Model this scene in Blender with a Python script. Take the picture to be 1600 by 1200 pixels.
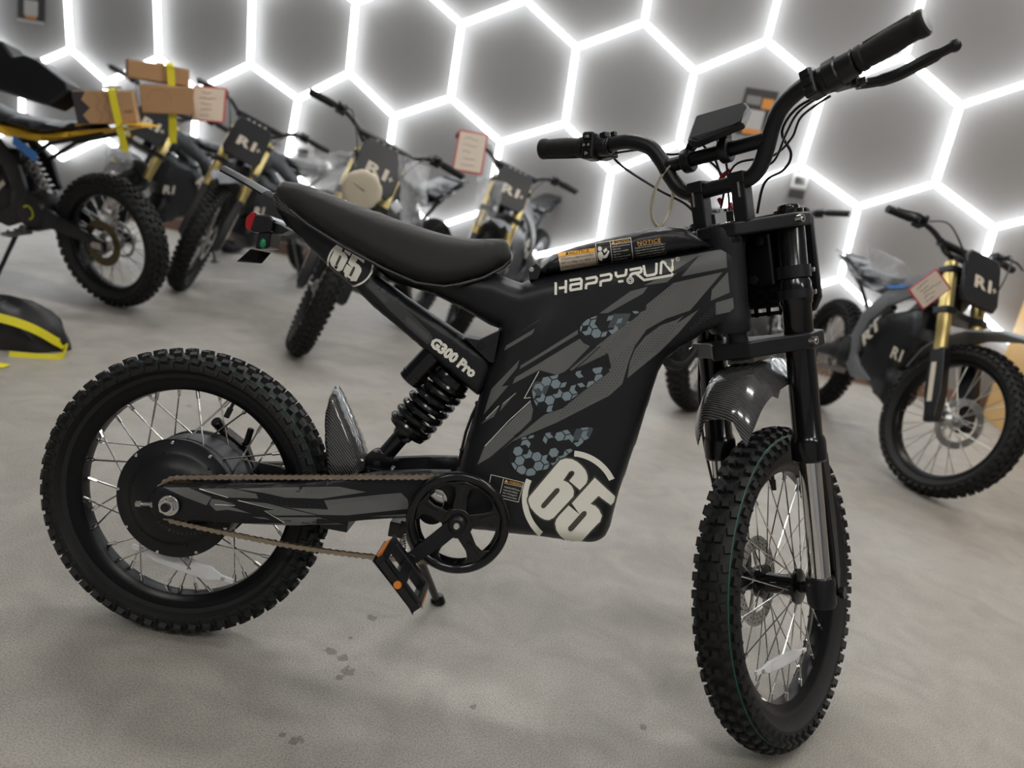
import bpy, bmesh, math, random
import numpy as np
from mathutils import Vector, Matrix
from mathutils.bvhtree import BVHTree
random.seed(7)
for o in list(bpy.data.objects): bpy.data.objects.remove(o)
SC = bpy.context.scene
COL = SC.collection
V = Vector
pi = math.pi

# ------------------------------------------------------------------ camera
FPX, PITCH, ROLL, HCAM = 1155.0, .267, .187, .957
def _rz(a): return np.array([[math.cos(a), -math.sin(a), 0], [math.sin(a), math.cos(a), 0], [0, 0, 1.]])
def _rx(a): return np.array([[1., 0, 0], [0, math.cos(a), -math.sin(a)], [0, math.sin(a), math.cos(a)]])
RC = _rz(ROLL) @ _rx(PITCH)
def _w(r): return V((r[0], r[2], -r[1]))
right, up, back = _w(RC[0]), -_w(RC[1]), -_w(RC[2])
cd = bpy.data.cameras.new('camera')
cam = bpy.data.objects.new('camera', cd); COL.objects.link(cam)
cam.matrix_world = Matrix(((right.x, up.x, back.x, 0), (right.y, up.y, back.y, 0), (right.z, up.z, back.z, HCAM), (0, 0, 0, 1)))
cd.sensor_width = 36; cd.lens = FPX / 1600 * 36; cd.clip_start = .02
cd.dof.use_dof = True; cd.dof.focus_distance = 1.38; cd.dof.aperture_fstop = 2.6
SC.camera = cam
CAM0 = V((0, 0, HCAM))
def ray(u, v):
    d = RC.T @ np.array([(u - 800) / FPX, (v - 600) / FPX, 1.])
    return _w(d)
def floor_at(u, v):
    r = ray(u, v); return CAM0 - r * (HCAM / r.z)

# ------------------------------------------------------------------ world, light, exposure
W = bpy.data.worlds.new('room_air'); SC.world = W; W.use_nodes = True
bg = W.node_tree.nodes['Background']; bg.inputs[0].default_value = (.80, .80, .82, 1); bg.inputs[1].default_value = .11
SC.view_settings.view_transform = 'Standard'; SC.view_settings.look = 'None'
SC.view_settings.exposure = 1.5; SC.view_settings.gamma = 1.0; SC.view_settings.use_curve_mapping = False
SC.cycles.use_denoising = True; SC.cycles.use_adaptive_sampling = True; SC.cycles.adaptive_threshold = .02
SC.cycles.max_bounces = 6; SC.cycles.diffuse_bounces = 3; SC.cycles.glossy_bounces = 3
SC.cycles.transmission_bounces = 6; SC.cycles.transparent_max_bounces = 8
SC.cycles.sample_clamp_indirect = 4.0
TUBE_POWER = 3.1        # emission of the hexagon wall tubes
CEIL_POWER = 11.0        # emission of the ceiling LED panels

# ------------------------------------------------------------------ materials
MATS = {}
def mat(name, col, rough=.5, metal=0., spec=.5, bump=0., bscale=200., var=0., vscale=8., emit=0., alpha=1., trans=0., coat=0., rvar=0.):
    if name in MATS: return MATS[name]
    m = bpy.data.materials.new(name); m.use_nodes = True
    nt = m.node_tree; b = nt.nodes['Principled BSDF']
    b.inputs['Base Color'].default_value = (*col, 1); b.inputs['Roughness'].default_value = rough
    b.inputs['Metallic'].default_value = metal; b.inputs['Specular IOR Level'].default_value = spec
    b.inputs['Coat Weight'].default_value = coat; b.inputs['Coat Roughness'].default_value = .08
    if emit: b.inputs['Emission Color'].default_value = (*col, 1); b.inputs['Emission Strength'].default_value = emit
    if alpha < 1: b.inputs['Alpha'].default_value = alpha
    if trans: b.inputs['Transmission Weight'].default_value = trans
    tc = nt.nodes.new('ShaderNodeTexCoord')
    if var or rvar:
        n = nt.nodes.new('ShaderNodeTexNoise'); n.inputs['Scale'].default_value = vscale; n.inputs['Detail'].default_value = 6
        nt.links.new(tc.outputs['Object'], n.inputs['Vector'])
        if var:
            r = nt.nodes.new('ShaderNodeMapRange'); r.inputs[3].default_value = 1 - var; r.inputs[4].default_value = 1 + var
            nt.links.new(n.outputs[0], r.inputs[0])
            mx = nt.nodes.new('ShaderNodeMix'); mx.data_type = 'RGBA'; mx.blend_type = 'MULTIPLY'; mx.inputs[0].default_value = 1
            mx.inputs[6].default_value = (*col, 1); nt.links.new(r.outputs[0], mx.inputs[7]); nt.links.new(mx.outputs[2], b.inputs['Base Color'])
        if rvar:
            r2 = nt.nodes.new('ShaderNodeMapRange'); r2.inputs[3].default_value = max(0, rough - rvar); r2.inputs[4].default_value = rough + rvar
            nt.links.new(n.outputs[0], r2.inputs[0]); nt.links.new(r2.outputs[0], b.inputs['Roughness'])
    if bump:
        n = nt.nodes.new('ShaderNodeTexNoise'); n.inputs['Scale'].default_value = bscale; n.inputs['Detail'].default_value = 3
        nt.links.new(tc.outputs['Object'], n.inputs['Vector'])
        bp = nt.nodes.new('ShaderNodeBump'); bp.inputs['Strength'].default_value = bump; bp.inputs['Distance'].default_value = .002
        nt.links.new(n.outputs[0], bp.inputs['Height']); nt.links.new(bp.outputs[0], b.inputs['Normal'])
    MATS[name] = m
    return m
def lin(r, g, b): return tuple((c / 255 / 12.92 if c <= 10 else ((c / 255 + .055) / 1.055) ** 2.4) for c in (r, g, b))

def carbon_mat():
    m = mat('carbon_fibre', (.02, .02, .02), .18, coat=.8)
    nt = m.node_tree; b = nt.nodes['Principled BSDF']
    tc = nt.nodes.new('ShaderNodeTexCoord'); sp = nt.nodes.new('ShaderNodeSeparateXYZ'); nt.links.new(tc.outputs['Object'], sp.inputs[0])
    def M(op, a, b_=None):
        n = nt.nodes.new('ShaderNodeMath'); n.operation = op
        for i, x in enumerate((a, b_)):
            if x is None: continue
            if isinstance(x, (int, float)): n.inputs[i].default_value = x
            else: nt.links.new(x, n.inputs[i])
        return n.outputs[0]
    # 2x2 twill weave: diagonal stripes broken by the thread grid
    S = 650.
    x = M('MULTIPLY', sp.outputs[0], S); z = M('MULTIPLY', M('ADD', sp.outputs[2], sp.outputs[1]), S)
    d = M('FRACT', M('MULTIPLY', M('ADD', M('FLOOR', x), M('FLOOR', z)), .25))
    k = M('GREATER_THAN', d, .45)
    r = nt.nodes.new('ShaderNodeMapRange'); nt.links.new(k, r.inputs[0]); r.inputs[3].default_value = .010; r.inputs[4].default_value = .10
    cmb = nt.nodes.new('ShaderNodeCombineColor')
    for i in range(3): nt.links.new(r.outputs[0], cmb.inputs[i])
    nt.links.new(cmb.outputs[0], b.inputs['Base Color'])
    return m

M_black = mat('satin_black_paint', (.007, .0075, .0095), .40, spec=.38, rvar=.06, vscale=40)
M_body = mat('matte_black_bodywork', (.0075, .0085, .011), .44, spec=.40, bump=.05, bscale=900, rvar=.05, vscale=25)
M_gloss = mat('gloss_black_metal', (.005, .005, .006), .17, spec=.5, rvar=.05, vscale=60)
M_rim = mat('black_rim_enamel', (.004, .004, .005), .28, spec=.22)
M_plastic = mat('black_plastic', (.009, .009, .011), .36, spec=.42, bump=.06, bscale=700)
M_rubber = mat('black_rubber', (.010, .010, .0105), .60, spec=.38, bump=.25, bscale=420, var=.25, vscale=60)
M_sidewall = M_rubber
M_seat = mat('grained_black_seat_vinyl', (.012, .012, .012), .42, spec=.5, bump=.5, bscale=1500)
M_chrome = mat('chrome', (.75, .74, .72), .12, 1., rvar=.06, vscale=90)
M_steel = mat('brushed_steel', (.58, .57, .55), .3, 1., rvar=.1, vscale=150)
M_chain = mat('bronze_brown_chain', (.42, .35, .27), .34, 1., rvar=.1, vscale=200)
M_green = mat('green_tyre_line', (.01, .14, .095), .55)
M_red = mat('red_plastic', (.35, .006, .012), .3)
M_redtape = mat('red_tape', (.45, .01, .02), .35)
M_white = mat('off_white_vinyl', lin(236, 234, 222), .45, var=.03, vscale=30)
M_deckey = mat('dark_keyline_vinyl', lin(72, 71, 62), .5)
M_decgrey = mat('grey_vinyl_graphic', lin(98, 99, 98), .5, var=.10, vscale=18)
M_decgrey2 = mat('dark_grey_vinyl_graphic', lin(58, 60, 60), .5, var=.1, vscale=20)
M_decblack = mat('black_vinyl_graphic', (.006, .0065, .008), .45)
M_hexblue = mat('blue_grey_vinyl', lin(130, 145, 152), .5, var=.1, vscale=40)
M_yellowlab = mat('amber_label', lin(245, 178, 50), .5)
M_beigelab = mat('beige_label', lin(206, 192, 172), .55)
M_ink = mat('black_ink', (.01, .01, .01), .6)
M_orange = mat('orange_reflector', lin(225, 130, 40), .25, spec=.8, emit=0)
M_clear = mat('clear_reflector_plastic', (.92, .92, .94), .3, spec=.8, trans=.3)
M_glass = mat('dark_display_glass', (.008, .009, .012), .08, spec=.7)
M_ziptie = mat('cream_nylon', lin(206, 198, 172), .45)
M_carbon = carbon_mat()
M_greenglow = mat('green_plastic', (.01, .22, .09), .3)
M_bronze = mat('bronze_sprocket', (.13, .10, .06), .4, .8)

# ------------------------------------------------------------------ mesh builder
class MB:
    def __init__(s): s.v = []; s.f = []
    def add(s, v, f):
        n = len(s.v); s.v += [tuple(p) for p in v]; s.f += [tuple(i + n for i in q) for q in f]; return s
    def box(s, c, d, R=None, taper=1.):
        c = V(c); R = R or Matrix.Identity(3); p = []
        for z in (-1, 1):
            t = taper if z > 0 else 1
            for x, y in ((-1, -1), (1, -1), (1, 1), (-1, 1)):
                p.append(c + R @ V((x * d[0] / 2 * t, y * d[1] / 2 * t, z * d[2] / 2)))
        return s.add(p, [(3, 2, 1, 0), (4, 5, 6, 7), (0, 1, 5, 4), (1, 2, 6, 5), (2, 3, 7, 6), (3, 0, 4, 7)])
    def cyl(s, a, b, r, r2=None, n=16, cap=True):
        return s.tube([a, b], [r, r if r2 is None else r2], n, cap=cap)
    def tube(s, pts, r, n=8, closed=False, cap=True):
        pts = [V(p) for p in pts]; k = len(pts)
        rs = r if isinstance(r, (list, tuple)) else [r] * k
        tans = []
        for i in range(k):
            a = pts[(i - 1) % k] if (closed or i > 0) else pts[i]
            b = pts[(i + 1) % k] if (closed or i < k - 1) else pts[i]
            tans.append((b - a).normalized())
        t0 = tans[0]; nrm = t0.orthogonal().normalized(); v = []
        for i in range(k):
            if i:
                q = tans[i - 1].rotation_difference(tans[i]); nrm = q @ nrm
                nrm = (nrm - tans[i] * nrm.dot(tans[i])).normalized()
            bn = tans[i].cross(nrm)
            for j in range(n):
                a = 2 * pi * j / n; v.append(pts[i] + (nrm * math.cos(a) + bn * math.sin(a)) * rs[i])
        f = []
        for i in range(k if closed else k - 1):
            for j in range(n):
                a, b = i * n, ((i + 1) % k) * n
                f.append((a + j, a + (j + 1) % n, b + (j + 1) % n, b + j))
        if cap and not closed: f += [tuple(range(n))[::-1], tuple(range((k - 1) * n, k * n))]
        return s.add(v, f)
    def lathe(s, prof, o=(0, 0, 0), ax=(0, 1, 0), n=48, ref=None):
        o = V(o); ax = V(ax).normalized(); e = (V(ref) if ref else ax.orthogonal()).normalized(); g = ax.cross(e); v = []; f = []
        for r, h in prof:
            for j in range(n):
                a = 2 * pi * j / n; v.append(o + ax * h + (e * math.cos(a) + g * math.sin(a)) * r)
        for i in range(len(prof) - 1):
            for j in range(n):
                f.append((i * n + j, i * n + (j + 1) % n, (i + 1) * n + (j + 1) % n, (i + 1) * n + j))
        return s.add(v, f)
    def prism(s, poly, vec, top_scale=None):
        p = [V(q) for q in poly]; vec = V(vec); n = len(p)
        q = [a + vec for a in p]
        f = [tuple(range(n))[::-1], tuple(range(n, 2 * n))] + [(i, (i + 1) % n, n + (i + 1) % n, n + i) for i in range(n)]
        return s.add(p + q, f)
    def sphere(s, c, r, n=12, sc=(1, 1, 1)):
        c = V(c); m = n // 2; prof = []
        v = []; f = []
        for i in range(m + 1):
            t = pi * i / m
            for j in range(n):
                a = 2 * pi * j / n
                v.append(c + V((r * sc[0] * math.sin(t) * math.cos(a), r * sc[1] * math.sin(t) * math.sin(a), r * sc[2] * math.cos(t))))
        for i in range(m):
            for j in range(n): f.append((i * n + j, i * n + (j + 1) % n, (i + 1) * n + (j + 1) % n, (i + 1) * n + j))
        return s.add(v, f)
    def xf(s, fn): s.v = [tuple(fn(V(p))) for p in s.v]; return s
    def mesh(s, name, smooth=35):
        me = bpy.data.meshes.new(name); me.from_pydata(s.v, [], s.f); me.update()
        bm = bmesh.new(); bm.from_mesh(me)
        bmesh.ops.remove_doubles(bm, verts=bm.verts, dist=1e-6)
        bmesh.ops.recalc_face_normals(bm, faces=bm.faces); bm.to_mesh(me); bm.free()
        if smooth:
            me.polygons.foreach_set('use_smooth', [True] * len(me.polygons)); me.set_sharp_from_angle(angle=math.radians(smooth))
        return me
    def build(s, name, m, parent=None, smooth=35, bevel=0, loc=None, seg=2):
        return obj(name, s.mesh(name, smooth), m, parent, bevel, loc, seg)
def obj(name, me, m, parent=None, bevel=0, loc=None, seg=2):
    if m is not None and not me.materials: me.materials.append(m)
    o = bpy.data.objects.new(name, me); COL.objects.link(o)
    if parent: o.parent = parent
    if loc is not None: o.location = loc
    if bevel:
        b = o.modifiers.new('bevel', 'BEVEL'); b.width = bevel; b.segments = seg; b.limit_method = 'ANGLE'; b.angle_limit = math.radians(40); b.harden_normals = True
    return o
def empty(name, label, cat, M=None, group=None):
    o = bpy.data.objects.new(name, None); COL.objects.link(o); o.empty_display_size = .1
    if M is not None: o.matrix_world = M
    return tag(o, label, cat, group)
def tag(o, label=None, cat=None, group=None, kind=None):
    if label: o['label'] = label
    if cat: o['category'] = cat
    if group: o['group'] = group
    if kind: o['kind'] = kind
    return o
def smoothcurve(pts, k=6, closed=False):
    pts = [V(p) for p in pts]; n = len(pts); out = []
    for i in range(n if closed else n - 1):
        g = lambda j: pts[j % n] if closed else pts[max(0, min(n - 1, j))]
        p0, p1, p2, p3 = g(i - 1), g(i), g(i + 1), g(i + 2)
        for t in range(k):
            u = t / k
            out.append(.5 * ((2 * p1) + (p2 - p0) * u + (2 * p0 - 5 * p1 + 4 * p2 - p3) * u * u + (3 * p1 - p0 - 3 * p2 + p3) * u ** 3))
    if not closed: out.append(pts[-1])
    return out
def sstep(a, b, x):
    t = max(0., min(1., (x - a) / (b - a))); return t * t * (3 - 2 * t)

def cut_grid(poly, step):
    """2-D polygon -> bmesh of cells cut on a regular grid"""
    bm = bmesh.new(); vs = [bm.verts.new((p[0], p[1], 0)) for p in poly]
    fc = bm.faces.new(vs); fc.normal_update()
    bmesh.ops.triangulate(bm, faces=[fc]); 
    xs = [p[0] for p in poly]; ys = [p[1] for p in poly]
    for ax, lo, hi in ((0, min(xs), max(xs)), (1, min(ys), max(ys))):
        k = math.floor(lo / step) + 1
        while k * step < hi:
            co = [0, 0, 0]; co[ax] = k * step; no = [0, 0, 0]; no[ax] = 1
            bmesh.ops.bisect_plane(bm, geom=bm.verts[:] + bm.edges[:] + bm.faces[:], dist=1e-9, plane_co=co, plane_no=no)
            k += 1
    return bm
def pillow(poly, w, we=.02, b=.02, step=.008, yc=None):
    """closed shell from a side outline (x,z): half width w(x,z) in the middle, rounded to we at the outline"""
    A = np.array([(p[0], p[1]) for p in poly]); B = np.roll(A, -1, 0)
    bm = cut_grid(poly, step)
    P = np.array([(v.co.x, v.co.y) for v in bm.verts])
    D = np.full(len(P), 9.)
    for a, c in zip(A, B):
        d = c - a; L = max(d @ d, 1e-12); t = np.clip(((P - a) @ d) / L, 0, 1); D = np.minimum(D, np.linalg.norm(P - a - t[:, None] * d, axis=1))
    wf = w if callable(w) else (lambda x, z: w)
    yf = yc if callable(yc) else (lambda x, z: (yc or 0.))
    bm.verts.index_update(); n = len(P); v = []; sgn = (-1, 1)
    for s in sgn:
        for (x, z), d in zip(P, D):
            t = min(d / b, 1.); ww = wf(x, z); e = min(we, ww)
            v.append((x, yf(x, z) + s * (e + (ww - e) * math.sqrt(max(0, 1 - (1 - t) ** 2))), z))
    f = []
    for fc in bm.faces:
        q = [x.index for x in fc.verts]; f.append(tuple(q)); f.append(tuple(i + n for i in q[::-1]))
    for e in bm.edges:
        if len(e.link_faces) == 1:
            i, j = e.verts[0].index, e.verts[1].index; f.append((i, j, j + n, i + n))
    bm.free()
    return MB().add(v, f)

def sheet(rows, t, vec=(0, 0, -1)):
    """curved panel of even thickness from rows of points"""
    n, k = len(rows), len(rows[0]); v = V(vec) * t; top = [V(p) for r in rows for p in r]; bot = [p + v for p in top]; N = n * k; f = []
    for i in range(n - 1):
        for j in range(k - 1): q = (i * k + j, i * k + j + 1, (i + 1) * k + j + 1, (i + 1) * k + j); f += [q, tuple(x + N for x in q[::-1])]
    rimv = [j for j in range(k)] + [i * k + k - 1 for i in range(1, n)] + [(n - 1) * k + j for j in range(k - 2, -1, -1)] + [i * k for i in range(n - 2, 0, -1)]
    f += [(a, b, b + N, a + N) for a, b in zip(rimv, rimv[1:] + rimv[:1])]
    return MB().add(top + bot, f)

# ------------------------------------------------------------------ the room
M_floor = mat('sealed_concrete', (.33, .31, .275), .5)
def floor_nodes(m):
    nt = m.node_tree; b = nt.nodes['Principled BSDF']; tc = nt.nodes.new('ShaderNodeTexCoord')
    def noise(s, d=6, dist=0.):
        n = nt.nodes.new('ShaderNodeTexNoise'); n.inputs['Scale'].default_value = s; n.inputs['Detail'].default_value = d; n.inputs['Distortion'].default_value = dist
        nt.links.new(tc.outputs['Object'], n.inputs['Vector']); return n.outputs[0]
    def ramp(src, stops):
        r = nt.nodes.new('ShaderNodeValToRGB'); e = r.color_ramp.elements
        while len(e) < len(stops): e.new(.5)
        for el, (p, c) in zip(e, stops): el.position = p; el.color = (*c, 1)
        nt.links.new(src, r.inputs[0]); return r.outputs[0]
    def mul(a, b_, f=1.):
        x = nt.nodes.new('ShaderNodeMix'); x.data_type = 'RGBA'; x.blend_type = 'MULTIPLY'; x.inputs[0].default_value = f
        nt.links.new(a, x.inputs[6]); nt.links.new(b_, x.inputs[7]); return x.outputs[2]
    c = ramp(noise(1.3, 8, .6), [(.25, (.285, .262, .228)), (.5, (.35, .328, .294)), (.75, (.41, .39, .36))])
    c = mul(c, ramp(noise(7, 6, 1.5), [(.3, (.86, .86, .86)), (.65, (1.06, 1.06, 1.06))]))
    c = mul(c, ramp(noise(300, 3), [(.32, (.62, .62, .60)), (.6, (1.14, 1.14, 1.14))]), .9)
    # scattered chips and stains
    vo = nt.nodes.new('ShaderNodeTexVoronoi'); vo.inputs['Scale'].default_value = 3.1; nt.links.new(tc.outputs['Object'], vo.inputs['Vector'])
    nz = noise(45, 4)
    ad = nt.nodes.new('ShaderNodeMath'); ad.operation = 'MULTIPLY_ADD'; nt.links.new(nz, ad.inputs[0]); ad.inputs[1].default_value = .12; nt.links.new(vo.outputs['Distance'], ad.inputs[2])
    c = mul(c, ramp(ad.outputs[0], [(.088, (.55, .52, .48)), (.105, (1, 1, 1))]), .8)
    # chips broken out of the coating in front of the bike
    def mth(op, a, b_=None):
        n = nt.nodes.new('ShaderNodeMath'); n.operation = op
        for i_, x in enumerate((a, b_)):
            if x is None: continue
            if isinstance(x, (int, float)): n.inputs[i_].default_value = x
            else: nt.links.new(x, n.inputs[i_])
        return n.outputs[0]
    nz2 = noise(55, 4, .5); acc = None
    for u, v, r in ((516, 1018, .011), (535, 1030, .013), (545, 1048, .015), (530, 1058, .009), (582, 964, .011), (461, 1158, .011), (443, 1148, .006), (738, 1104, .007), (1005, 1136, .008), (548, 997, .005)):
        p = floor_at(u, v); vm = nt.nodes.new('ShaderNodeVectorMath'); vm.operation = 'DISTANCE'; nt.links.new(tc.outputs['Object'], vm.inputs[0]); vm.inputs[1].default_value = (p.x, p.y, 0)
        d = mth('DIVIDE', vm.outputs['Value'], r); acc = d if acc is None else mth('MINIMUM', acc, d)
    acc = mth('ADD', acc, mth('MULTIPLY', mth('SUBTRACT', nz2, .5), 2.6))
    c = mul(c, ramp(mth('MULTIPLY', acc, .5), [(.38, (.52, .50, .47)), (.5, (1, 1, 1))]), .9)
    nt.links.new(c, b.inputs['Base Color'])
    rr = nt.nodes.new('ShaderNodeMapRange'); rr.inputs[3].default_value = .30; rr.inputs[4].default_value = .62
    nt.links.new(noise(2.2, 5, .8), rr.inputs[0]); nt.links.new(rr.outputs[0], b.inputs['Roughness'])
    bp = nt.nodes.new('ShaderNodeBump'); bp.inputs['Strength'].default_value = .7; bp.inputs['Distance'].default_value = .002
    nt.links.new(noise(380, 4), bp.inputs['Height']); nt.links.new(bp.outputs[0], b.inputs['Normal'])
floor_nodes(M_floor)
M_wall = mat('grey_wall_paint', (.222, .215, .212), .7, bump=.12, bscale=60, var=.05, vscale=3)
M_ceil = mat('white_ceiling_paint', (.6, .6, .59), .8, bump=.1, bscale=40)
M_base = mat('brown_vinyl_baseboard', lin(118, 92, 78), .5, var=.08, vscale=12)
M_tube = mat('white_led_diffuser', (.93, .97, 1.0), .4, emit=TUBE_POWER)
M_led = mat('ceiling_led_diffuser', (1., .97, .93), .4, emit=CEIL_POWER)
M_alu = mat('white_aluminium', (.8, .8, .8), .35)
M_ply = mat('birch_plywood', lin(196, 158, 102), .55, var=.14, vscale=4, bump=.1, bscale=30)
YAW, HS = -.199, .5
WP = V((-8.487 * HS, 13.305 * HS, 0)); WD = V((math.cos(YAW), math.sin(YAW), 0)); WN = V((WD.y, -WD.x, 0))   # WN points into the room
ROOM_H = 3.7
def wall_pt(a, z, off=0.): return WP + WD * a + WN * off + V((0, 0, z))
def wall_at(u, v, off=0.):
    r = ray(u, v); n = WN; t = n.dot(WP + WN * off - CAM0) / n.dot(r); return CAM0 + r * t
Rw = Matrix((WD, -WN, V((0, 0, 1)))).transposed()
fl = MB().box((0, 1.5, -.05), (16, 16, .1)).build('floor', M_floor, smooth=0); tag(fl, kind='structure')
mw = MB().box(wall_pt(4.5, ROOM_H / 2, -.06), (14, .12, ROOM_H), Rw); tag(mw.build('wall_back', M_wall, smooth=0), kind='structure')
tag(MB().box((0, 1.5, ROOM_H + .05), (16, 16, .1)).build('ceiling', M_ceil, smooth=0), kind='structure')
bb = MB().box(wall_pt(4.5, .05, .007), (14, .014, .10), Rw); tag(bb.build('baseboard_back', M_base, smooth=0, bevel=.003), kind='structure')
tag(MB().box((4.9, 1.5, ROOM_H / 2), (.12, 16, ROOM_H)).build('wall_right', M_wall, smooth=0), kind='structure')

tag(MB().box((-6.6, 1.5, ROOM_H / 2), (.12, 16, ROOM_H)).build('wall_left', M_wall, smooth=0), kind='structure')

# hexagon LED grid on the back wall; vertices sit where the installer put them (slightly uneven rows)
S3 = math.sqrt(3) * HS
seen = {}
def lat(i, j): return (i, j)      # i = half columns, j = half-rows in units of HS/2
for k, uv in {0: (110, 77), 1: (248, 90), 2: (391, 100.5), 3: (545.5, 114), 4: (704, 153), 5: (883, 193), 6: (1060, 225), 7: (1250.5, 259), 8: (1461, 287)}.items(): seen[(2 * k, 0)] = uv
for k, uv in {3: (556, 4), 4: (721, 37.5), 5: (900.5, 74), 6: (1085, 111.5), 8: (1500, 165)}.items(): seen[(2 * k, 2)] = uv
for k, uv in {4: (821, 0), 5: (1006.5, 35), 6: (1198, 64)}.items(): seen[(2 * k + 1, 3)] = uv
for k, uv in {2: (466, 154.5), 3: (615.5, 182), 4: (782, 222), 5: (955, 268), 7: (1340.5, 323), 8: (1553, 356)}.items(): seen[(2 * k + 1, -1)] = uv
for k, uv in {5: (937, 377), 7: (1313, 435)}.items(): seen[(2 * k + 1, -3)] = uv
for k, uv in {4: (680, 355.5), 5: (839, 399)}.items(): seen[(2 * k, -4)] = uv
Z0 = HCAM + .955 * HS
OFF = .06
nodes = {}
def node(i, j):
    if (i, j) in nodes: return nodes[(i, j)]
    base = WP + WD * (i * S3 / 2) + V((0, 0, Z0 + j * HS / 2)) + WN * OFF
    if (i, j) in seen: p = wall_at(*seen[(i, j)], OFF)
    else:   # follow the nearest measured neighbours' unevenness
        dz = wt = 0.
        for (a, b_), uv in seen.items():
            q = wall_at(*uv, OFF); w_ = 1 / (((a - i) * .87) ** 2 + (b_ - j) ** 2) ** 1.5
            dz += w_ * (q.z - (Z0 + b_ * HS / 2)); wt += w_
        p = base + V((0, 0, dz / wt))
    nodes[(i, j)] = p; return p
hexl = empty('hexagon_wall_light', 'glowing white honeycomb of LED tubes covering the grey back wall', 'wall light')
edges = []
for k in range(-3, 11):
    for row in (0, 1, 2, -1):      # rows of vertical tubes
        i = 2 * k + (row % 2); j = row * 3
        edges.append(((i, j), (i, j + 2)))
        edges.append(((i, j), (i + 1, j - 1))); edges.append(((i, j), (i - 1, j - 1)))
        if row == 2: edges.append(((i, j + 2), (i + 1, j + 3))); edges.append(((i, j + 2), (i - 1, j + 3)))
used = {}
tube_me = MB().box((0, 0, 0), (1, .034, .03)).mesh('light_tube', 0)
for a, b in edges:
    p, q = node(*a), node(*b); d = q - p; L = d.length - .05
    o = obj('light_tube', tube_me, M_tube, hexl)
    x = d.normalized(); zz = WN; yy = zz.cross(x).normalized(); zz = x.cross(yy)
    mw_ = Matrix((x * L, yy, zz)).transposed().to_4x4(); mw_.translation = (p + q) / 2; o.matrix_world = mw_
    for n_ in (a, b): used.setdefault(n_, []).append(x if n_ == a else -x)
M_conn = mat('white_tube_connector', (.9, .93, .96), .4, emit=TUBE_POWER * .45)
for n_, ds in used.items():
    m = MB(); p = nodes[n_]
    m.cyl(p - WN * .013, p + WN * .017, .022, n=10)
    for d in ds: m.cyl(p, p + d * .034, .015, n=8)
    m.build('tube_connector', M_conn, hexl)

# ceiling LED panels of the showroom (above and behind the picture)
for i, (x, y) in enumerate([(-2.6, 3.6), (0.2, 3.4), (2.9, 3.2), (1.7, .9), (-2.0, -1.7), (.2, -1.7), (2.4, -1.7)]):
    where = ['near the back wall above the cartons', 'near the back wall above the middle bikes', 'near the back wall above the grey bike', 'above the front wheel', 'behind the viewer, leftmost', 'behind the viewer, in the middle', 'behind the viewer, rightmost'][i]
    t = empty('ceiling_light', 'slim white LED ceiling panel ' + where, 'ceiling light', Matrix.Translation((x, y, ROOM_H)), 'ceiling panels')
    MB().box((0, 0, -.03), (1.26, .36, .06)).build('housing', M_alu, t, smooth=0, bevel=.004)
    MB().box((0, 0, -.064), (1.2, .30, .01)).build('diffuser', M_led, t, smooth=0)
# ------------------------------------------------------------------ the electric dirt bike in front
LAM, PSI, RR, RF = .155, -.004, .277, .3117
MB3 = Matrix(_rz(PSI) @ _rx(-LAM))
_r = ray(294.5, 768.5); _upv = MB3 @ V((0, 0, 1))
_c = CAM0 + _r * ((RR * _upv.z - HCAM) / _r.z)
BO = _c - MB3 @ V((0, 0, RR))
BM = MB3.to_4x4(); BM.translation = BO
bike = empty('electric_dirt_bike', 'black and grey electric dirt bike numbered 65 standing in front', 'motorbike', BM)
MT = MB3.transposed()
EYE = MT @ (CAM0 - BO)
def bray(u, v): return MT @ ray(u, v)
def at(u, v, y=0.):
    d = bray(u, v); return EYE + d * ((y - EYE.y) / d.y)
def outline(px, y): return [(p.x, p.z) for p in (at(u, v, y) for u, v in px)]
def smooth_px(px, k=4):
    return [(p.x, p.y) for p in smoothcurve([V((u, v, 0)) for u, v in px], k, True)]

# --- wheel pieces (axis = local y, centre at origin)
def tyre(R, tw, rrim, rw, N, k=.009):
    top = R - k; r0 = rrim + .42 * (top - rrim); E = lambda ph: (tw * math.sin(ph), r0 + (top - r0) * math.cos(ph))
    pr = [(rrim - .006, -rw), (rrim + .006, -rw - .004)]
    for i in range(-9, 10):
        y, r = E(i / 9 * 1.75); pr.append((r, y))
    pr += [(rrim + .006, rw + .004), (rrim - .006, rw)]
    m = MB().lathe(pr, n=96)
    def knob(ang, ph, a, b, h, skew=0.):
        y, r = E(ph); nr, ny = math.cos(ph) / (top - r0), math.sin(ph) / tw; L = math.hypot(nr, ny); nr /= L; ny /= L
        e = V((math.cos(ang), 0, math.sin(ang))); t = V((-math.sin(ang), 0, math.cos(ang))); yy = V((0, 1, 0))
        nv = e * nr + yy * ny; lv = yy * nr - e * ny
        t2 = t * math.cos(skew) + lv * math.sin(skew); l2 = lv * math.cos(skew) - t * math.sin(skew)
        c = e * r + yy * y + nv * (h / 2 - .002)
        m.box(c, (a, b, h + .004), Matrix((t2, l2, nv)).transposed(), .86)
    p = 2 * pi / N; c = 2 * pi * R / N
    for i in range(N):
        a = i * p
        for s in (-1, 1):
            knob(a, s * .20, c * .46, tw * .33, k, s * .1)
            knob(a + p * .5, s * .62, c * .44, tw * .30, k * .95, s * .25)
            knob(a + p * .12, s * 1.10, c * .50, tw * .30, k * .9, -s * .12)
            knob(a + p * .62, s * 1.42, c * .16, tw * .34, k * .35)
    g = MB()
    for s in (-1, 1):
        y0, ra = E(.835); y1, rb = E(.875); g.lathe([(ra + .0012, s * y0), (rb + .0012, s * y1)], n=96)
    return m, g
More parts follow.
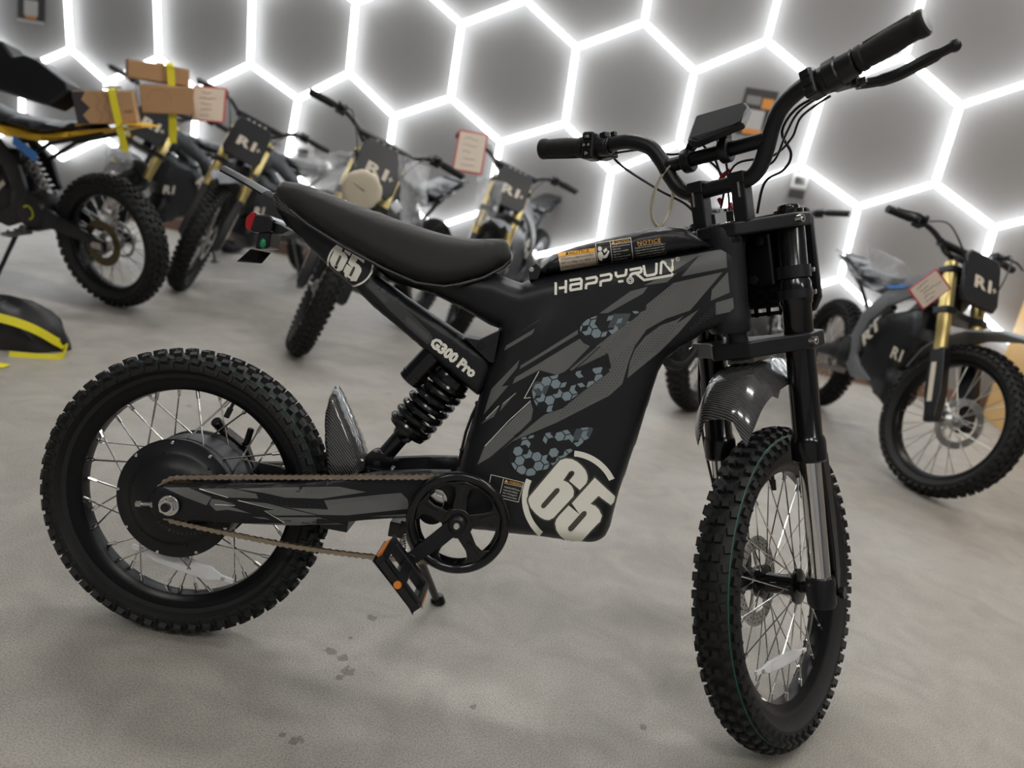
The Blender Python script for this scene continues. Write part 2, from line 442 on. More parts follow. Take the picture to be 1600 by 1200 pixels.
def rim(re, ri, hw):
    h = .0105
    pr = [(re, hw), (re + .001, hw - .003), (re - .012, hw - .004), (re - .016, hw * .45), (ri + .004, hw * .30), (ri, 0)]
    pr = pr + [(r, -y) for r, y in pr[::-1][1:]]
    inn = [(re, -hw), (re - .006, -hw - .001), (ri + .010, -hw + .002), (ri, -hw * .55), (ri - .002, 0), (ri, hw * .55), (ri + .010, hw - .002), (re - .006, hw + .001), (re, hw)]
    return MB().lathe(pr, n=96).lathe(inn, n=96)
def spokes(parent, n, rh, yh, ri, yr, cross, off=0., rad=.0017):
    """n spokes, alternately to the two flanges, each its own object"""
    vs = {}
    for s in (-1, 1):
        for c in (-1, 1):
            a = V((rh, s * yh, 0)); e = V((ri * math.cos(c * cross), s * yr, ri * math.sin(c * cross))); d = (e - a).normalized()
            m = MB().tube([a, e], rad, 6).cyl(e - d * .020, e + d * .002, .0036, n=8).sphere(a, .0026, 6)
            vs[(s, c)] = m.mesh('spoke')
    for i in range(n):
        s = -1 if i % 2 else 1; c = 1 if (i // 2) % 2 else -1
        o = obj('spoke', vs[(s, c)], M_chrome, parent); o.rotation_euler = (0, -(2 * pi * i / n + off), 0)

# --- rear wheel
RCZ = V((0, 0, RR))
r_rim_in, r_rim_e = .2, .2255
tm, gm = tyre(RR, .040, r_rim_e, .023, 56)
t_ = tm.build('rear_tyre', M_rubber, bike, loc=RCZ); gm.build('green_line', M_green, t_)
rr = rim(r_rim_e, r_rim_in, .024).build('rear_rim', M_rim, bike, loc=RCZ)
spokes(rr, 36, .1065, .036, r_rim_in + .004, .007, .34, .05)
# valve
m = MB(); a = math.radians(72); e = V((math.cos(a), 0, math.sin(a))); m.cyl(e * (r_rim_in + .002), e * (r_rim_in - .018), .0035, n=8); m.cyl(e * (r_rim_in - .014), e * (r_rim_in - .034), .0055, n=10)
m.build('valve_cap', M_plastic, rr)
def reflector(parent, a, b, n_, w):
    """clear bar reflector clipped between two spokes, from a to b in the wheel's own frame, n_ = outward side"""
    m = MB(); d = (b - a); L = d.length; d.normalize(); q = V(n_).cross(d).normalized(); t = V(n_).normalized()
    pr = [(0, .34), (.13, .40), (.17, .62), (.24, 1.), (.50, 1.12), (.76, 1.), (.83, .62), (.87, .40), (1., .34)]
    up_ = [a + d * L * x + q * w * y for x, y in pr]; dn = [a + d * L * x - q * w * y for x, y in pr[::-1]]
    o = m.prism(up_ + dn, t * .006).build('wheel_reflector', M_clear, parent, smooth=30, bevel=.0012)
    MB().prism([a + d * L * x + q * w * y + t * .0062 for x, y in ((.26, .7), (.5, .82), (.74, .7), (.74, -.7), (.5, -.82), (.26, -.7))], t * .001).build('reflector_lens', M_clear, o)
    for x in (.10, .90): MB().cyl(a + d * L * x + t * .005, a + d * L * x + t * .009, .004, n=10).build('reflector_screw', M_steel, o)
reflector(rr, at(208, 852, -.018) - RCZ, at(366, 908, -.018) - RCZ, (0, -1, 0), .0135)
# --- hub motor
hub = [(.001, -.080), (.030, -.080), (.058, -.077), (.075, -.070), (.084, -.060), (.090, -.055), (.110, -.053), (.1125, -.050), (.1125, -.043), (.108, -.040), (.107, -.028), (.110, -.026), (.110, .026), (.107, .028), (.108, .040), (.1125, .043), (.1125, .050), (.110, .053), (.09, .055), (.084, .062), (.05, .075), (.001, .078)]
hm = MB().lathe(hub, n=96).build('hub_motor', M_black, bike, loc=RCZ)
bolt = MB().lathe([(.0001, -.0035), (.0028, -.003), (.0034, -.001), (.0034, .001)], n=10).mesh('flange_bolt')
for i in range(9):
    a = .35 + i * 2 * pi / 9
    for s in (-1, 1):
        o = obj('flange_bolt', bolt, M_chrome, hm); o.location = (.1065 * math.cos(a), s * .0535, .1065 * math.sin(a)); o.rotation_euler = (0 if s < 0 else pi, 0, 0)
bolt2 = MB().lathe([(.0001, -.002), (.0022, -.0018), (.0027, 0)], n=8).mesh('cover_screw')
for i in range(6):
    a = .9 + i * 2 * pi / 6; o = obj('cover_screw', bolt2, M_gloss, hm); o.location = (.0885 * math.cos(a), -.0562, .0885 * math.sin(a))
def hexnut(m, c, ax, r, h):
    ax = V(ax).normalized(); e = ax.orthogonal().normalized(); g = ax.cross(e); c = V(c)
    m.prism([c + (e * math.cos(i * pi / 3) + g * math.sin(i * pi / 3)) * r for i in range(6)], ax * h); return m
ax_ = at(264, 790, -.112); ax_ = V((ax_.x, 0, ax_.z))
m = MB(); c = V((ax_.x, -.112, ax_.z)); m.lathe([(.0001, -.002), (.0185, -.002), (.0185, .002), (.0001, .002)], c, n=24)
hexnut(m, c + V((0, -.002, 0)), (0, -1, 0), .0150, .010); m.build('axle_nut', M_chrome, bike, bevel=.001)
MB().cyl(c, c + V((0, -.015, 0)), .0080, n=14).build('axle_end', M_plastic, bike)
m = MB(); p = at(213, 787, -.1); q = at(240, 788, -.1); m.cyl(p, q, .0035, n=8); m.cyl(p, p + (q - p).normalized() * .010, .0058, n=6); m.cyl(q, q - (q - p).normalized() * .004, .0062, n=6)
m.build('chain_adjuster', M_steel, bike)
# rear brake: disc and caliper on the far side
m = MB(); p = at(362, 690, .07); m.box(p, (.05, .03, .03), Matrix.Rotation(.5, 3, 'Y')).cyl(p + V((-.02, 0, .02)), p + V((-.03, -.02, .04)), .011, n=12).cyl(p + V((.03, 0, .0)), p + V((.035, 0, .035)), .007, n=8)
m.box(p + V((.03, .0, -.035)), (.04, .02, .06), Matrix.Rotation(-.5, 3, 'Y')).build('rear_brake_caliper', M_gloss, bike, bevel=.003)
m = MB().lathe([(.001, .06), (.085, .06), (.085, .064), (.001, .064)], RCZ, n=48); m.build('rear_brake_disc', M_steel, bike)

# --- swingarm
def yarm(x, z=0): return -.0925 + .030 * sstep(.18, .42, x)
arm_px = [(240, 764), (247, 760), (330, 760), (466, 758), (530, 752), (580, 746), (650, 743), (700, 744), (712, 770), (708, 800), (690, 812), (640, 817), (560, 820), (530, 822), (462, 823), (378, 819), (300, 814), (246, 811), (235, 800), (232, 788), (235, 772)]
arm = outline(arm_px, -.105)
sm_ = pillow(arm, .0125, .009, .010, .014, yarm)
far = pillow(arm, .0125, .009, .010, .02, lambda x, z: -yarm(x)); sm_.add(far.v, far.f)
pv = at(682, 782, 0); sm_.cyl((pv.x, -.07, pv.z), (pv.x, .07, pv.z), .026, n=24)
c1 = at(540, 790, 0); sm_.box((c1.x, 0, c1.z), (.05, .15, .05)); swing = sm_.build('swingarm', M_black, bike, smooth=50)
m = MB(); q = at(681, 782, -.078); hexnut(m, (q.x, -.076, q.z), (0, -1, 0), .017, .012); m.lathe([(.0001, 0), (.021, 0), (.021, .003), (.0001, .003)], (q.x, -.078, q.z), n=20)
m.build('pivot_nut', M_chrome, bike, bevel=.001)

# --- frame shell
fr_px = [(575, 402), (650, 420), (740, 424), (776, 427), (800, 437), (815, 442), (838, 433), (950, 411), (1062, 396), (1117, 386), (1127, 381), (1135, 368), (1153, 368), (1161, 385), (1167, 450), (1171, 498), (1166, 513), (1145, 515), (1120, 512), (1105, 517), (1087, 529), (1062, 545), (1043, 560), (1031, 577), (1018, 615), (1000, 675), (980, 732), (968, 768), (960, 795), (954, 820), (947, 835), (936, 843), (920, 846), (895, 843), (855, 838), (802, 832), (745, 826), (705, 819), (692, 800), (698, 765), (716, 728), (730, 681), (745, 632), (751, 610), (764, 570), (776, 530), (779, 513), (765, 508), (725, 484), (675, 459), (622, 443), (606, 436), (592, 424)]
fr = outline(fr_px, -.024)
def wframe(x, z):
    w = .071 - .036 * sstep(.76, .92, x)
    w = w - .024 * sstep(.52, .40, x) * sstep(.66, .74, z)
    k = (x - .56) - (z - .50) * .22           # crease running down the rear third of the side
    w += .006 * math.exp(-(k / .022) ** 2) * sstep(.78, .70, z) - .008 * sstep(.02, -.08, k) * sstep(.80, .66, z)
    # three pockets pressed into the side
    return w
frame = pillow(fr, wframe, .018, .034, .0075)
frame_o = frame.build('frame', M_body, bike, smooth=60)
# head tube
RHO, DEL = .34, .877
A0 = at(1132, 367, 0.); 
AXD = V((math.sin(RHO), 0, -math.cos(RHO)))
_d = (at(1141, 514, 0) - A0).normalized()
MB().lathe([(.001, -.012), (.034, -.012), (.036, -.004), (.036, .02), (.0345, .04), (.0345, .125), (.038, .15), (.038, .172), (.034, .178), (.001, .178)], A0, _d, n=40).build('head_tube', M_body, bike)

def bvh_of(o):
    me = o.data; return BVHTree.FromPolygons([v.co.copy() for v in me.vertices], [tuple(p.vertices) for p in me.polygons])
BV_frame, BV_swing = bvh_of(frame_o), bvh_of(swing)
def onto(u, v, bvh, lift, y0):
    d = bray(u, v).normalized(); h = bvh.ray_cast(EYE, d)
    if h[0] is None:
        p = at(u, v, y0); return p
    n = h[1] if h[1].y < 0 else -h[1]
    return h[0] + n * lift
def decal(name, polys, m, parent, bvh, lift=.0006, y0=-.06, step=9., holes=None):
    mb = MB()
    for poly in polys:
        if callable(step): st = step(poly)
        else: st = step
        try: bm = cut_grid(poly, st)
        except Exception: continue
        bm.verts.index_update()
        cu = sum(p[0] for p in poly) / len(poly); cv = sum(p[1] for p in poly) / len(poly); vs = []
        for v in bm.verts:          # points past the edge of the surface are pulled back onto it
            u_, v_ = v.co.x, v.co.y
            for _k in range(24):
                if bvh.ray_cast(EYE, bray(u_, v_).normalized())[0] is not None: break
                u_ += (cu - u_) * .06; v_ += (cv - v_) * .06
            vs.append(onto(u_, v_, bvh, lift, y0))
        mb.add(vs, [tuple(x.index for x in f.verts) for f in bm.faces]); bm.free()
    return mb.build(name, m, parent, smooth=60)
def crop(px, x0, y0, s): return [(x0 + a / s, y0 + b / s) for a, b in px]
def grow(poly, d):
    n = len(poly); A = sum(poly[i][0] * poly[(i + 1) % n][1] - poly[(i + 1) % n][0] * poly[i][1] for i in range(n)); sg = 1 if A > 0 else -1; out = []
    for i in range(n):
        p0, p1, p2 = V(poly[i - 1]), V(poly[i]), V(poly[(i + 1) % n])
        a = (p1 - p0).normalized(); b = (p2 - p1).normalized(); na = V((a.y, -a.x)) * sg; nb = V((b.y, -b.x)) * sg
        k = (na + nb); k = k / max(.35, k.length_squared / 2)
        out.append(tuple(p1 + k * d))
    return out
def stroke(pts, w):
    pts = [V(p) for p in pts]; L = []; Rr = []
    for i, p in enumerate(pts):
        a = (p - pts[i - 1]).normalized() if i else None; b = (pts[i + 1] - p).normalized() if i < len(pts) - 1 else None
        a = a or b; b = b or a
        na = V((-a.y, a.x)); nb = V((-b.y, b.x)); k = na + nb; k = k / max(.5, k.length_squared / 2)
        L.append(tuple(p + k * w / 2)); Rr.append(tuple(p - k * w / 2))
    return L + Rr[::-1]
def text_polys(txt, o, rv, uv, bold=0., spacing=1.):
    """lettering laid along rv with cap height uv (both in picture px on the surface) -> triangles"""
    cu = bpy.data.curves.new('lettering', 'FONT'); cu.body = txt; cu.resolution_u = 2; cu.offset = bold; cu.space_character = spacing
    ob = bpy.data.objects.new('lettering', cu); COL.objects.link(ob)
    dg = bpy.context.evaluated_depsgraph_get(); me = ob.evaluated_get(dg).to_mesh()
    vs = [v.co.copy() for v in me.vertices]; fs = [tuple(p.vertices) for p in me.polygons]
    ob.evaluated_get(dg).to_mesh_clear(); bpy.data.objects.remove(ob); bpy.data.curves.remove(cu)
    x0 = min(v.x for v in vs); x1 = max(v.x for v in vs)
    return [[(o[0] + (v.x - x0) / (x1 - x0) * rv[0] + v.y / .69 * uv[0], o[1] + (v.x - x0) / (x1 - x0) * rv[1] + v.y / .69 * uv[1]) for v in vs], fs]
def lettering(name, items, m, parent, bvh, lift=.0012, y0=-.06):
    mb = MB()
    for it in items:
        vs, fs = text_polys(*it[:4], **(it[4] if len(it) > 4 else {}))
        mb.add([onto(u, v, bvh, lift, y0) for u, v in vs], fs)
    return mb.build(name, m, parent, smooth=60)
def ring_polys(cx, cy, r0, r1, n=40, ry=1., a0=0., a1=2 * pi):
    out = []
    for i in range(n):
        a, b = a0 + (a1 - a0) * i / n, a0 + (a1 - a0) * (i + 1) / n
        out.append([(cx + r0 * math.cos(a), cy + r0 * ry * math.sin(a)), (cx + r1 * math.cos(a), cy + r1 * ry * math.sin(a)), (cx + r1 * math.cos(b), cy + r1 * ry * math.sin(b)), (cx + r0 * math.cos(b), cy + r0 * ry * math.sin(b))])
    return out
def inside(p, poly):
    c = False; n = len(poly)
    for i in range(n):
        a, b = poly[i], poly[i - 1]
        if (a[1] > p[1]) != (b[1] > p[1]) and p[0] < (b[0] - a[0]) * (p[1] - a[1]) / (b[1] - a[1]) + a[0]: c = not c
    return c
def clip_convex(sub, clip):
    A = sum(clip[i][0] * clip[(i + 1) % len(clip)][1] - clip[(i + 1) % len(clip)][0] * clip[i][1] for i in range(len(clip))); sg = 1 if A > 0 else -1
    for i in range(len(clip)):
        a, b = clip[i], clip[(i + 1) % len(clip)]; out = []; side = lambda p: sg * ((b[0] - a[0]) * (p[1] - a[1]) - (b[1] - a[1]) * (p[0] - a[0]))
        for j in range(len(sub)):
            p, q = sub[j - 1], sub[j]; sp, sq = side(p), side(q)
            if (sp >= 0) != (sq >= 0): t = sp / (sp - sq); out.append((p[0] + (q[0] - p[0]) * t, p[1] + (q[1] - p[1]) * t))
            if sq >= 0: out.append(q)
        sub = out
        if len(sub) < 3: return []
    return sub
def dots(poly, du, dv, r, sk=.5, skip=None):
    out = []; us = [p[0] for p in poly]; vs = [p[1] for p in poly]; j = 0; v = min(vs)
    while v < max(vs):
        u = min(us) + (j % 2) * du * sk
        while u < max(us):
            if inside((u, v), poly): out.append([(u + r, v), (u, v + r), (u - r, v), (u, v - r)])
            u += du
        v += dv; j += 1
    return out

# --- graphics on the frame
G = [[(1032, 407), (1126, 390), (1134, 392), (1136, 418), (1064, 432), (1093, 399), (1052, 424), (1040, 418)],
     [(936, 490), (985, 455), (1012, 448), (1004, 459), (950, 489)],
     [(1006, 446), (1022, 438), (1058, 426), (1042, 441)],
     [(1052, 442), (1129, 425), (1078, 485), (1040, 498), (1010, 515), (992, 540), (983, 562), (972, 600), (952, 618), (870, 660), (800, 690), (782, 704), (820, 672), (850, 648), (879, 638), (935, 592), (955, 574), (950, 552), (893, 579), (886, 577), (953, 524), (998, 489), (1009, 484), (1010, 476)],
     [(1092, 483), (1060, 520), (1030, 550), (980, 591), (984, 566), (992, 546), (1008, 526), (1032, 508), (1056, 500), (1068, 493), (1056, 506), (1078, 492)],
     [(1137, 425), (1140, 457), (1110, 470), (1112, 453)], [(1145, 465), (1147, 486), (1118, 492), (1118, 473)],
     [(903, 515), (814, 571), (812, 577), (903, 522)],
     [(906, 529), (805, 590), (801, 600), (842, 578), (870, 586), (884, 580), (922, 541), (912, 536)],
     [(812, 562), (768, 608), (756, 648), (795, 602), (784, 604), (808, 575)],
     [(836, 513), (791, 540), (788, 548), (832, 522)], [(844, 499), (805, 524), (842, 501)],
     [(780, 635), (751, 663), (772, 651)], [(806, 614), (785, 631), (781, 643)],
     [(829, 627), (757, 698), (746, 726), (766, 714), (810, 676), (830, 656), (833, 640)]]
decal('grey_graphic', G, M_decgrey, frame_o, BV_frame, .0007, step=5)
K = [stroke([(931, 541), (906, 562), (884, 581)], 3.0), stroke([(938, 541), (915, 562), (893, 581)], 1.6), stroke([(941, 556), (935, 574), (929, 585)], 2.2), stroke([(947, 552), (941, 572), (934, 586)], 1.6),
     [(1004, 478), (1010, 476), (1009, 484)], stroke([(845, 642), (834, 652), (826, 664), (803, 682)], 2.2), stroke([(852, 646), (840, 655), (806, 684)], 1.2)]
decal('black_graphic_line', K, M_decblack, frame_o, BV_frame, .0010)
H = dots([(1040, 447), (1062, 443), (1000, 505), (962, 545), (930, 572), (925, 560), (960, 528)], 5.2, 4.3, .75) + dots([(1075, 487), (1040, 502), (1010, 518), (960, 560), (905, 605), (880, 640), (865, 658), (952, 615), (970, 596), (980, 560), (995, 532)], 5.2, 4.3, .85) + \
    dots([(1050, 505), (1062, 508), (1030, 540), (984, 578), (992, 550), (1010, 528), (1032, 512)], 4.6, 4.0, .9)
decal('halftone_dots', H, M_decblack, frame_o, BV_frame, .0010, step=50)
H2 = dots([(1116, 476), (1117, 492), (1080, 516), (1078, 512)], 4., 3.6, .8)
decal('grey_halftone_dots', H2, M_decgrey, frame_o, BV_frame, .0008, step=50)
WL = [stroke([(842, 580), (819, 622), (829, 621)], 1.1), stroke([(829, 626), (796, 656), (758, 697)], 1.0), stroke([(780, 634), (760, 654)], .9), stroke([(806, 614), (786, 631)], .6)]
decal('white_pinstripe', WL, M_white, frame_o, BV_frame, .0012)
# pockets with the camouflage of hexagons
PADS = [[(905, 515), (908, 507), (918, 498), (940, 491), (975, 488), (996, 485), (999, 490), (985, 502), (957, 521), (938, 536), (925, 540), (914, 535), (907, 526)],
        [(830, 614), (832, 600), (844, 590), (881, 584), (935, 573), (947, 573), (951, 578), (946, 586), (883, 631), (861, 644), (848, 643), (836, 633)],
        [(795, 709), (800, 695), (818, 682), (875, 672), (920, 666), (931, 668), (931, 676), (875, 720), (840, 741), (820, 744), (805, 736), (797, 723)]]
for i, P_ in enumerate(PADS):
    P_ = smooth_px(P_, 4)
    P0_ = P_; pd = decal('side_pocket', [P_], M_decblack, frame_o, BV_frame, .0014, step=4)
    hull = []
    srt = sorted(set(P_))
    for seq in (srt, srt[::-1]):
        ch = []
        for p in seq:
            while len(ch) > 1 and (ch[-1][0] - ch[-2][0]) * (p[1] - ch[-2][1]) - (ch[-1][1] - ch[-2][1]) * (p[0] - ch[-2][0]) <= 0: ch.pop()
            ch.append(p)
        hull += ch[:-1]
    rnd = random.Random(11 + i); cells = []; s = 9.0; inn = [(p[0] * .965 + sum(t[0] for t in hull) / len(hull) * .035, p[1] * .965 + sum(t[1] for t in hull) / len(hull) * .035) for p in hull]
    us = [p[0] for p in P_]; vs = [p[1] for p in P_]; ca, sa = math.cos(.35), math.sin(.35); cx, cy = sum(us) / len(us), sum(vs) / len(vs)
    for r_ in range(-9, 10):
        for c_ in range(-11, 12):
            hx, hy = (c_ + .5 * (r_ % 2)) * s * 1.732, r_ * s * 1.5
            kind = rnd.random()
            hv = [(hx + (s - 1.0) * math.sin(k * pi / 3), hy - (s - 1.0) * math.cos(k * pi / 3)) for k in range(6)]
            parts = []
            if kind < .22: parts = [hv]
            elif kind < .85:
                for k in range(3):
                    if rnd.random() < .5: parts.append([(hx, hy), hv[2 * k], hv[2 * k + 1], hv[(2 * k + 2) % 6]])
            for q in parts:
                q = [(cx + a * ca - b * sa, cy + a * sa * .8 + b * ca) for a, b in q]
                q = clip_convex(q, inn)
                ar_ = abs(sum(q[t][0] * q[(t + 1) % len(q)][1] - q[(t + 1) % len(q)][0] * q[t][1] for t in range(len(q)))) / 2 if q else 0
                if ar_ > 6: cells.append(q)
    decal('hexagon_pattern', cells, M_hexblue, pd, BV_frame, .0018, step=60)
    hat = []
    (u0, v0) = [(962, 500), (838, 606), (905, 676)][i]
    for k in range(14):
        u_ = u0 - 8 + k * 1.9; seg = [(u_ + 6, v0 - 10), (u_ - 4, v0 + 12)]
        pts = [(seg[0][0] + (seg[1][0] - seg[0][0]) * t / 12, seg[0][1] + (seg[1][1] - seg[0][1]) * t / 12) for t in range(13)]
        pts = [p for p in pts if inside(p, inn)]
        if len(pts) > 2: hat.append(stroke([pts[0], pts[-1]], .5))
    if hat: decal('hatch_lines', hat, M_hexblue, pd, BV_frame, .0018, step=60)
# number 65
D6 = [(380, 335), (440, 340), (490, 366), (530, 400), (568, 445), (585, 490), (588, 530), (575, 570), (515, 630), (415, 545), (460, 490), (466, 468), (455, 453), (438, 450), (415, 460), (360, 540), (405, 560), (440, 595), (460, 640), (455, 690), (270, 890), (225, 912), (190, 908), (150, 890), (100, 850), (55, 795), (35, 745), (33, 715), (45, 690), (330, 352)]
D5 = [(655, 515), (745, 600), (826, 680), (836, 696), (824, 742), (797, 770), (690, 685), (615, 760), (660, 778), (695, 815), (717, 870), (700, 925), (530, 1105), (380, 1090), (330, 1050), (297, 1005), (283, 945), (295, 905), (320, 870), (410, 775), (515, 860), (440, 755)]
SLOT6 = [(300, 612), (318, 612), (327, 630), (320, 650), (190, 795), (168, 802), (152, 788), (158, 762), (285, 618)]
SLOT5 = [(545, 828), (570, 826), (580, 846), (572, 870), (455, 1003), (430, 1015), (407, 1005), (405, 980), (520, 852)]
big = lambda P_: crop(P_, 820, 660, 6.)
ring = [q for q in ring_polys(891, 779, 66.5, 75.5, 72) if all((p[0] < 961.5 - max(0, p[1] - 760) * .2 and p[1] < 840 + (p[0] - 890) * .06) for p in q) and not any(inside(p, PADS[2]) for p in q) and all(BV_frame.ray_cast(EYE, bray(*p).normalized())[0] is not None for p in q) and not any((p[0] > 948 and p[1] > 772) or (p[0] > 900 and p[1] > 822) for p in q)]
disc65 = decal('number_disc', [smooth_px([(830, 745), (855, 730), (893, 714), (925, 722), (946, 745), (952, 765), (948, 800), (938, 826), (915, 834), (870, 830), (840, 815), (826, 790), (824, 765)], 3)], M_decblack, frame_o, BV_frame, .0011, step=4)
for side in (0, 1): decal('number_ring', [q for q in ring if (q[0][0] > 870) == bool(side)], M_white, disc65, BV_frame, .0018, step=40)
decal('number_keyline', [grow(big(D6), 2.6), grow(big(D5), 2.6)], M_deckey, disc65, BV_frame, .0019, step=4)
decal('number_digit', [big(D6)], M_white, disc65, BV_frame, .0027, step=4)
decal('number_digit', [big(D5)], M_white, disc65, BV_frame, .0027, step=4)
decal('number_slot', [big(SLOT6), big(SLOT5)], M_deckey, disc65, BV_frame, .0033, step=4)
# HAPPYRUN
c2 = lambda P_: crop(P_, 840, 380, 6.667)
HR = [[(190, 414), (188, 538)], [(222, 472), (285, 461)], [(296, 392), (292, 520)],
      [(333, 394), (445, 377), (457, 390), (452, 484)], [(455, 472), (346, 490), (341, 480), (344, 444), (352, 436), (455, 420)],
      [(500, 376), (604, 358), (616, 370), (612, 402), (600, 411), (524, 424), (506, 436), (502, 480)],
      [(648, 346), (754, 327), (768, 340), (764, 372), (752, 382), (674, 395), (657, 406), (654, 452)],
      [(813, 304), (816, 338), (832, 350), (905, 338), (918, 326), (926, 274)], [(838, 401), (893, 393)],
      [(958, 284), (1070, 264), (1081, 274), (1078, 300), (1066, 308), (985, 322), (970, 335), (960, 352)], [(1022, 316), (1108, 384), (1392, 334), (1406, 312)],
      [(1104, 236), (1118, 326), (1138, 340), (1214, 327), (1232, 312), (1238, 212)], [(1278, 324), (1286, 214), (1300, 202), (1318, 206), (1376, 284), (1390, 290), (1400, 278), (1404, 174)]]
polys = [stroke(c2(p), 3.9) for p in HR] + ring_polys(840 + 963 / 6.667, 380 + 388 / 6.667, 4.0, 5.8, 20) + ring_polys(840 + 963 / 6.667, 380 + 388 / 6.667, 1.6, 3.2, 16) + ring_polys(840 + 1457 / 6.667, 380 + 173 / 6.667, 2.6, 3.3, 16)
hp = decal('maker_lettering', polys, M_white, frame_o, BV_frame, .0016, step=14)
lettering('registered_mark', [('R', (1057.0, 408.3), (3.0, -.4), (-.2, -4.0))], M_white, hp, BV_frame, .0016)
# warning label by the chain guard
wl = crop([(188, 725), (392, 775), (360, 897), (165, 850)], 720, 560, 4)
wlab = decal('warning_label', [wl], M_decblack, frame_o, BV_frame, .0010)
decal('label_border', [stroke(wl + [wl[0]], .8), stroke(crop([(268, 748), (240, 868)], 720, 560, 4), .7), stroke(crop([(272, 778), (384, 803)], 720, 560, 4), .6)], M_white, wlab, BV_frame, .0015, step=20)
ob = lambda a, b: (720 + a / 4, 560 + b / 4)
decal('warning_triangle', [crop([(285, 755), (298, 776), (272, 772)], 720, 560, 4)], M_yellowlab, wlab, BV_frame, .0016)
lettering('warning_heading', [('WARNING', ob(301, 780), (19.5, 4.6), (1.2, -4.4))], M_yellowlab, wlab, BV_frame)
lettering('warning_text', [(t, ob(270 - i * 4.5, 806 + i * 17.5), (rw, rw * .24), (.6, -2.4)) for i, (t, rw) in enumerate([('MOVING PARTS keep', 24), ('hands and clothing', 22), ('clear of moving parts', 22), ('avoid serious injury', 23)])], M_white, wlab, BV_frame)

# --- tank cover
cov_px = [(838, 434), (838, 427), (849, 410), (863, 398), (900, 385), (955, 371), (1012, 357), (1040, 354), (1065, 355), (1082, 363), (1100, 376), (1117, 385), (1062, 395.5), (950, 411.5)]
cov = pillow(outline(cov_px, -.024), lambda x, z: .060 - .022 * sstep(.78, .92, x), .020, .018, .007)
cover = cov.build('tank_cover', M_plastic, bike, smooth=60); BV_cov = bvh_of(cover)
tab = MB().prism([at(u, v, -.05) for u, v in ((826, 419), (838, 412), (846, 420), (840, 436), (827, 437))], (0, .1, 0)).build('cover_bracket', M_plastic, bike)
q = at(830.5, 421, -.05); MB().lathe([(.0001, -.003), (.0045, -.002), (.005, .002)], q, n=14).build('bracket_screw', M_chrome, tab)
l1 = crop([(287, 228), (518, 191), (530, 294), (304, 330)], 800, 340, 4)
n1 = decal('notice_label', [l1], M_beigelab, cover, BV_cov, .0010, step=3)
decal('notice_band', [crop([(287, 228), (518, 191), (521, 214), (291, 250)], 800, 340, 4)], M_yellowlab, n1, BV_cov, .0016, step=3)
ca = lambda a, b: (800 + a / 4, 340 + b / 4)
decal('notice_triangle', [crop([(346, 216), (356, 236), (334, 239)], 800, 340, 4)], M_ink, n1, BV_cov, .0022)
lettering('notice_heading', [('NOTICE', ca(362, 235), (30, -5.0), (-.4, -4.0), dict(spacing=1.15))], M_ink, n1, BV_cov, .0022)
lettering('notice_text', [(t, ca(304 + i * 3, 267 + i * 21), (rw, -rw * .158), (-.2, -2.5)) for i, (t, rw) in enumerate([('Always yield to pedestrians and follow', 51), ('traffic laws. Riding on the sidewalk may', 53), ('be illegal. Consult local law.', 37)])], M_ink, n1, BV_cov, .0022)
l2 = crop([(522, 165), (742, 130), (757, 258), (536, 292)], 800, 340, 4)
n2 = decal('caution_label', [l2], M_decblack, cover, BV_cov, .0008, step=3)
decal('label_border', [stroke(l2 + [l2[0]], .8), stroke(crop([(613, 150), (627, 275)], 800, 340, 4), .8), stroke(crop([(616, 172), (745, 152)], 800, 340, 4), .6)], M_white, n2, BV_cov, .0014, step=4)
hd = ca(549, 197)
decal('reading_person', [[(hd[0] + 3.2 * math.cos(i * pi / 6), hd[1] + 3.6 * math.sin(i * pi / 6)) for i in range(12)], crop([(537, 218), (560, 212), (572, 236), (590, 224), (600, 202), (609, 212), (592, 246), (572, 254), (568, 244), (562, 266), (545, 262), (536, 240)], 800, 340, 4), crop([(568, 205), (590, 190), (596, 205), (576, 222)], 800, 340, 4)], M_white, n2, BV_cov, .0016, step=3)
decal('warning_triangle', [crop([(632, 148), (644, 166), (622, 169)], 800, 340, 4)], M_yellowlab, n2, BV_cov, .0016)
lettering('caution_heading', [('CAUTION', ca(648, 165), (21, -3.6), (-.3, -3.6))], M_yellowlab, n2, BV_cov)
lettering('caution_text', [(t, ca(628 + i * 2, 187 + i * 15.5), (rw, -rw * .158), (-.15, -1.9)) for i, (t, rw) in enumerate([('Read the operation manual', 27), ('before use.', 12), ('Otherwise, an accident', 24), ('may occur.', 11), ('Minors should not use this', 26), ('vehicle without adult', 21)])], M_white, n2, BV_cov)
n3 = lettering('notice_heading', [('NOTICE', ca(785, 173), (36, -5.4), (-.4, -5.6), dict(spacing=1.1))], M_yellowlab, cover, BV_cov)
decal('heading_underline', [stroke(crop([(788, 178), (934, 157)], 800, 340, 4), .5)], M_white, n3, BV_cov, .0008)
lettering('notice_text', [(t, ca(768 + i * 2, 195 + i * 15.0), (rw, -rw * .155), (-.15, -1.9)) for i, (t, rw) in enumerate([('To reduce the risk of injury, adult supervision is', 47), ('required. Never use in roadways, near motor', 46), ('vehicles, on or near steep inclines or steps,', 46), ('swimming pools, or other bodies of water. Always', 48), ('wear shoes, and never allow more than one rider.', 48)])], M_white, n3, BV_cov)

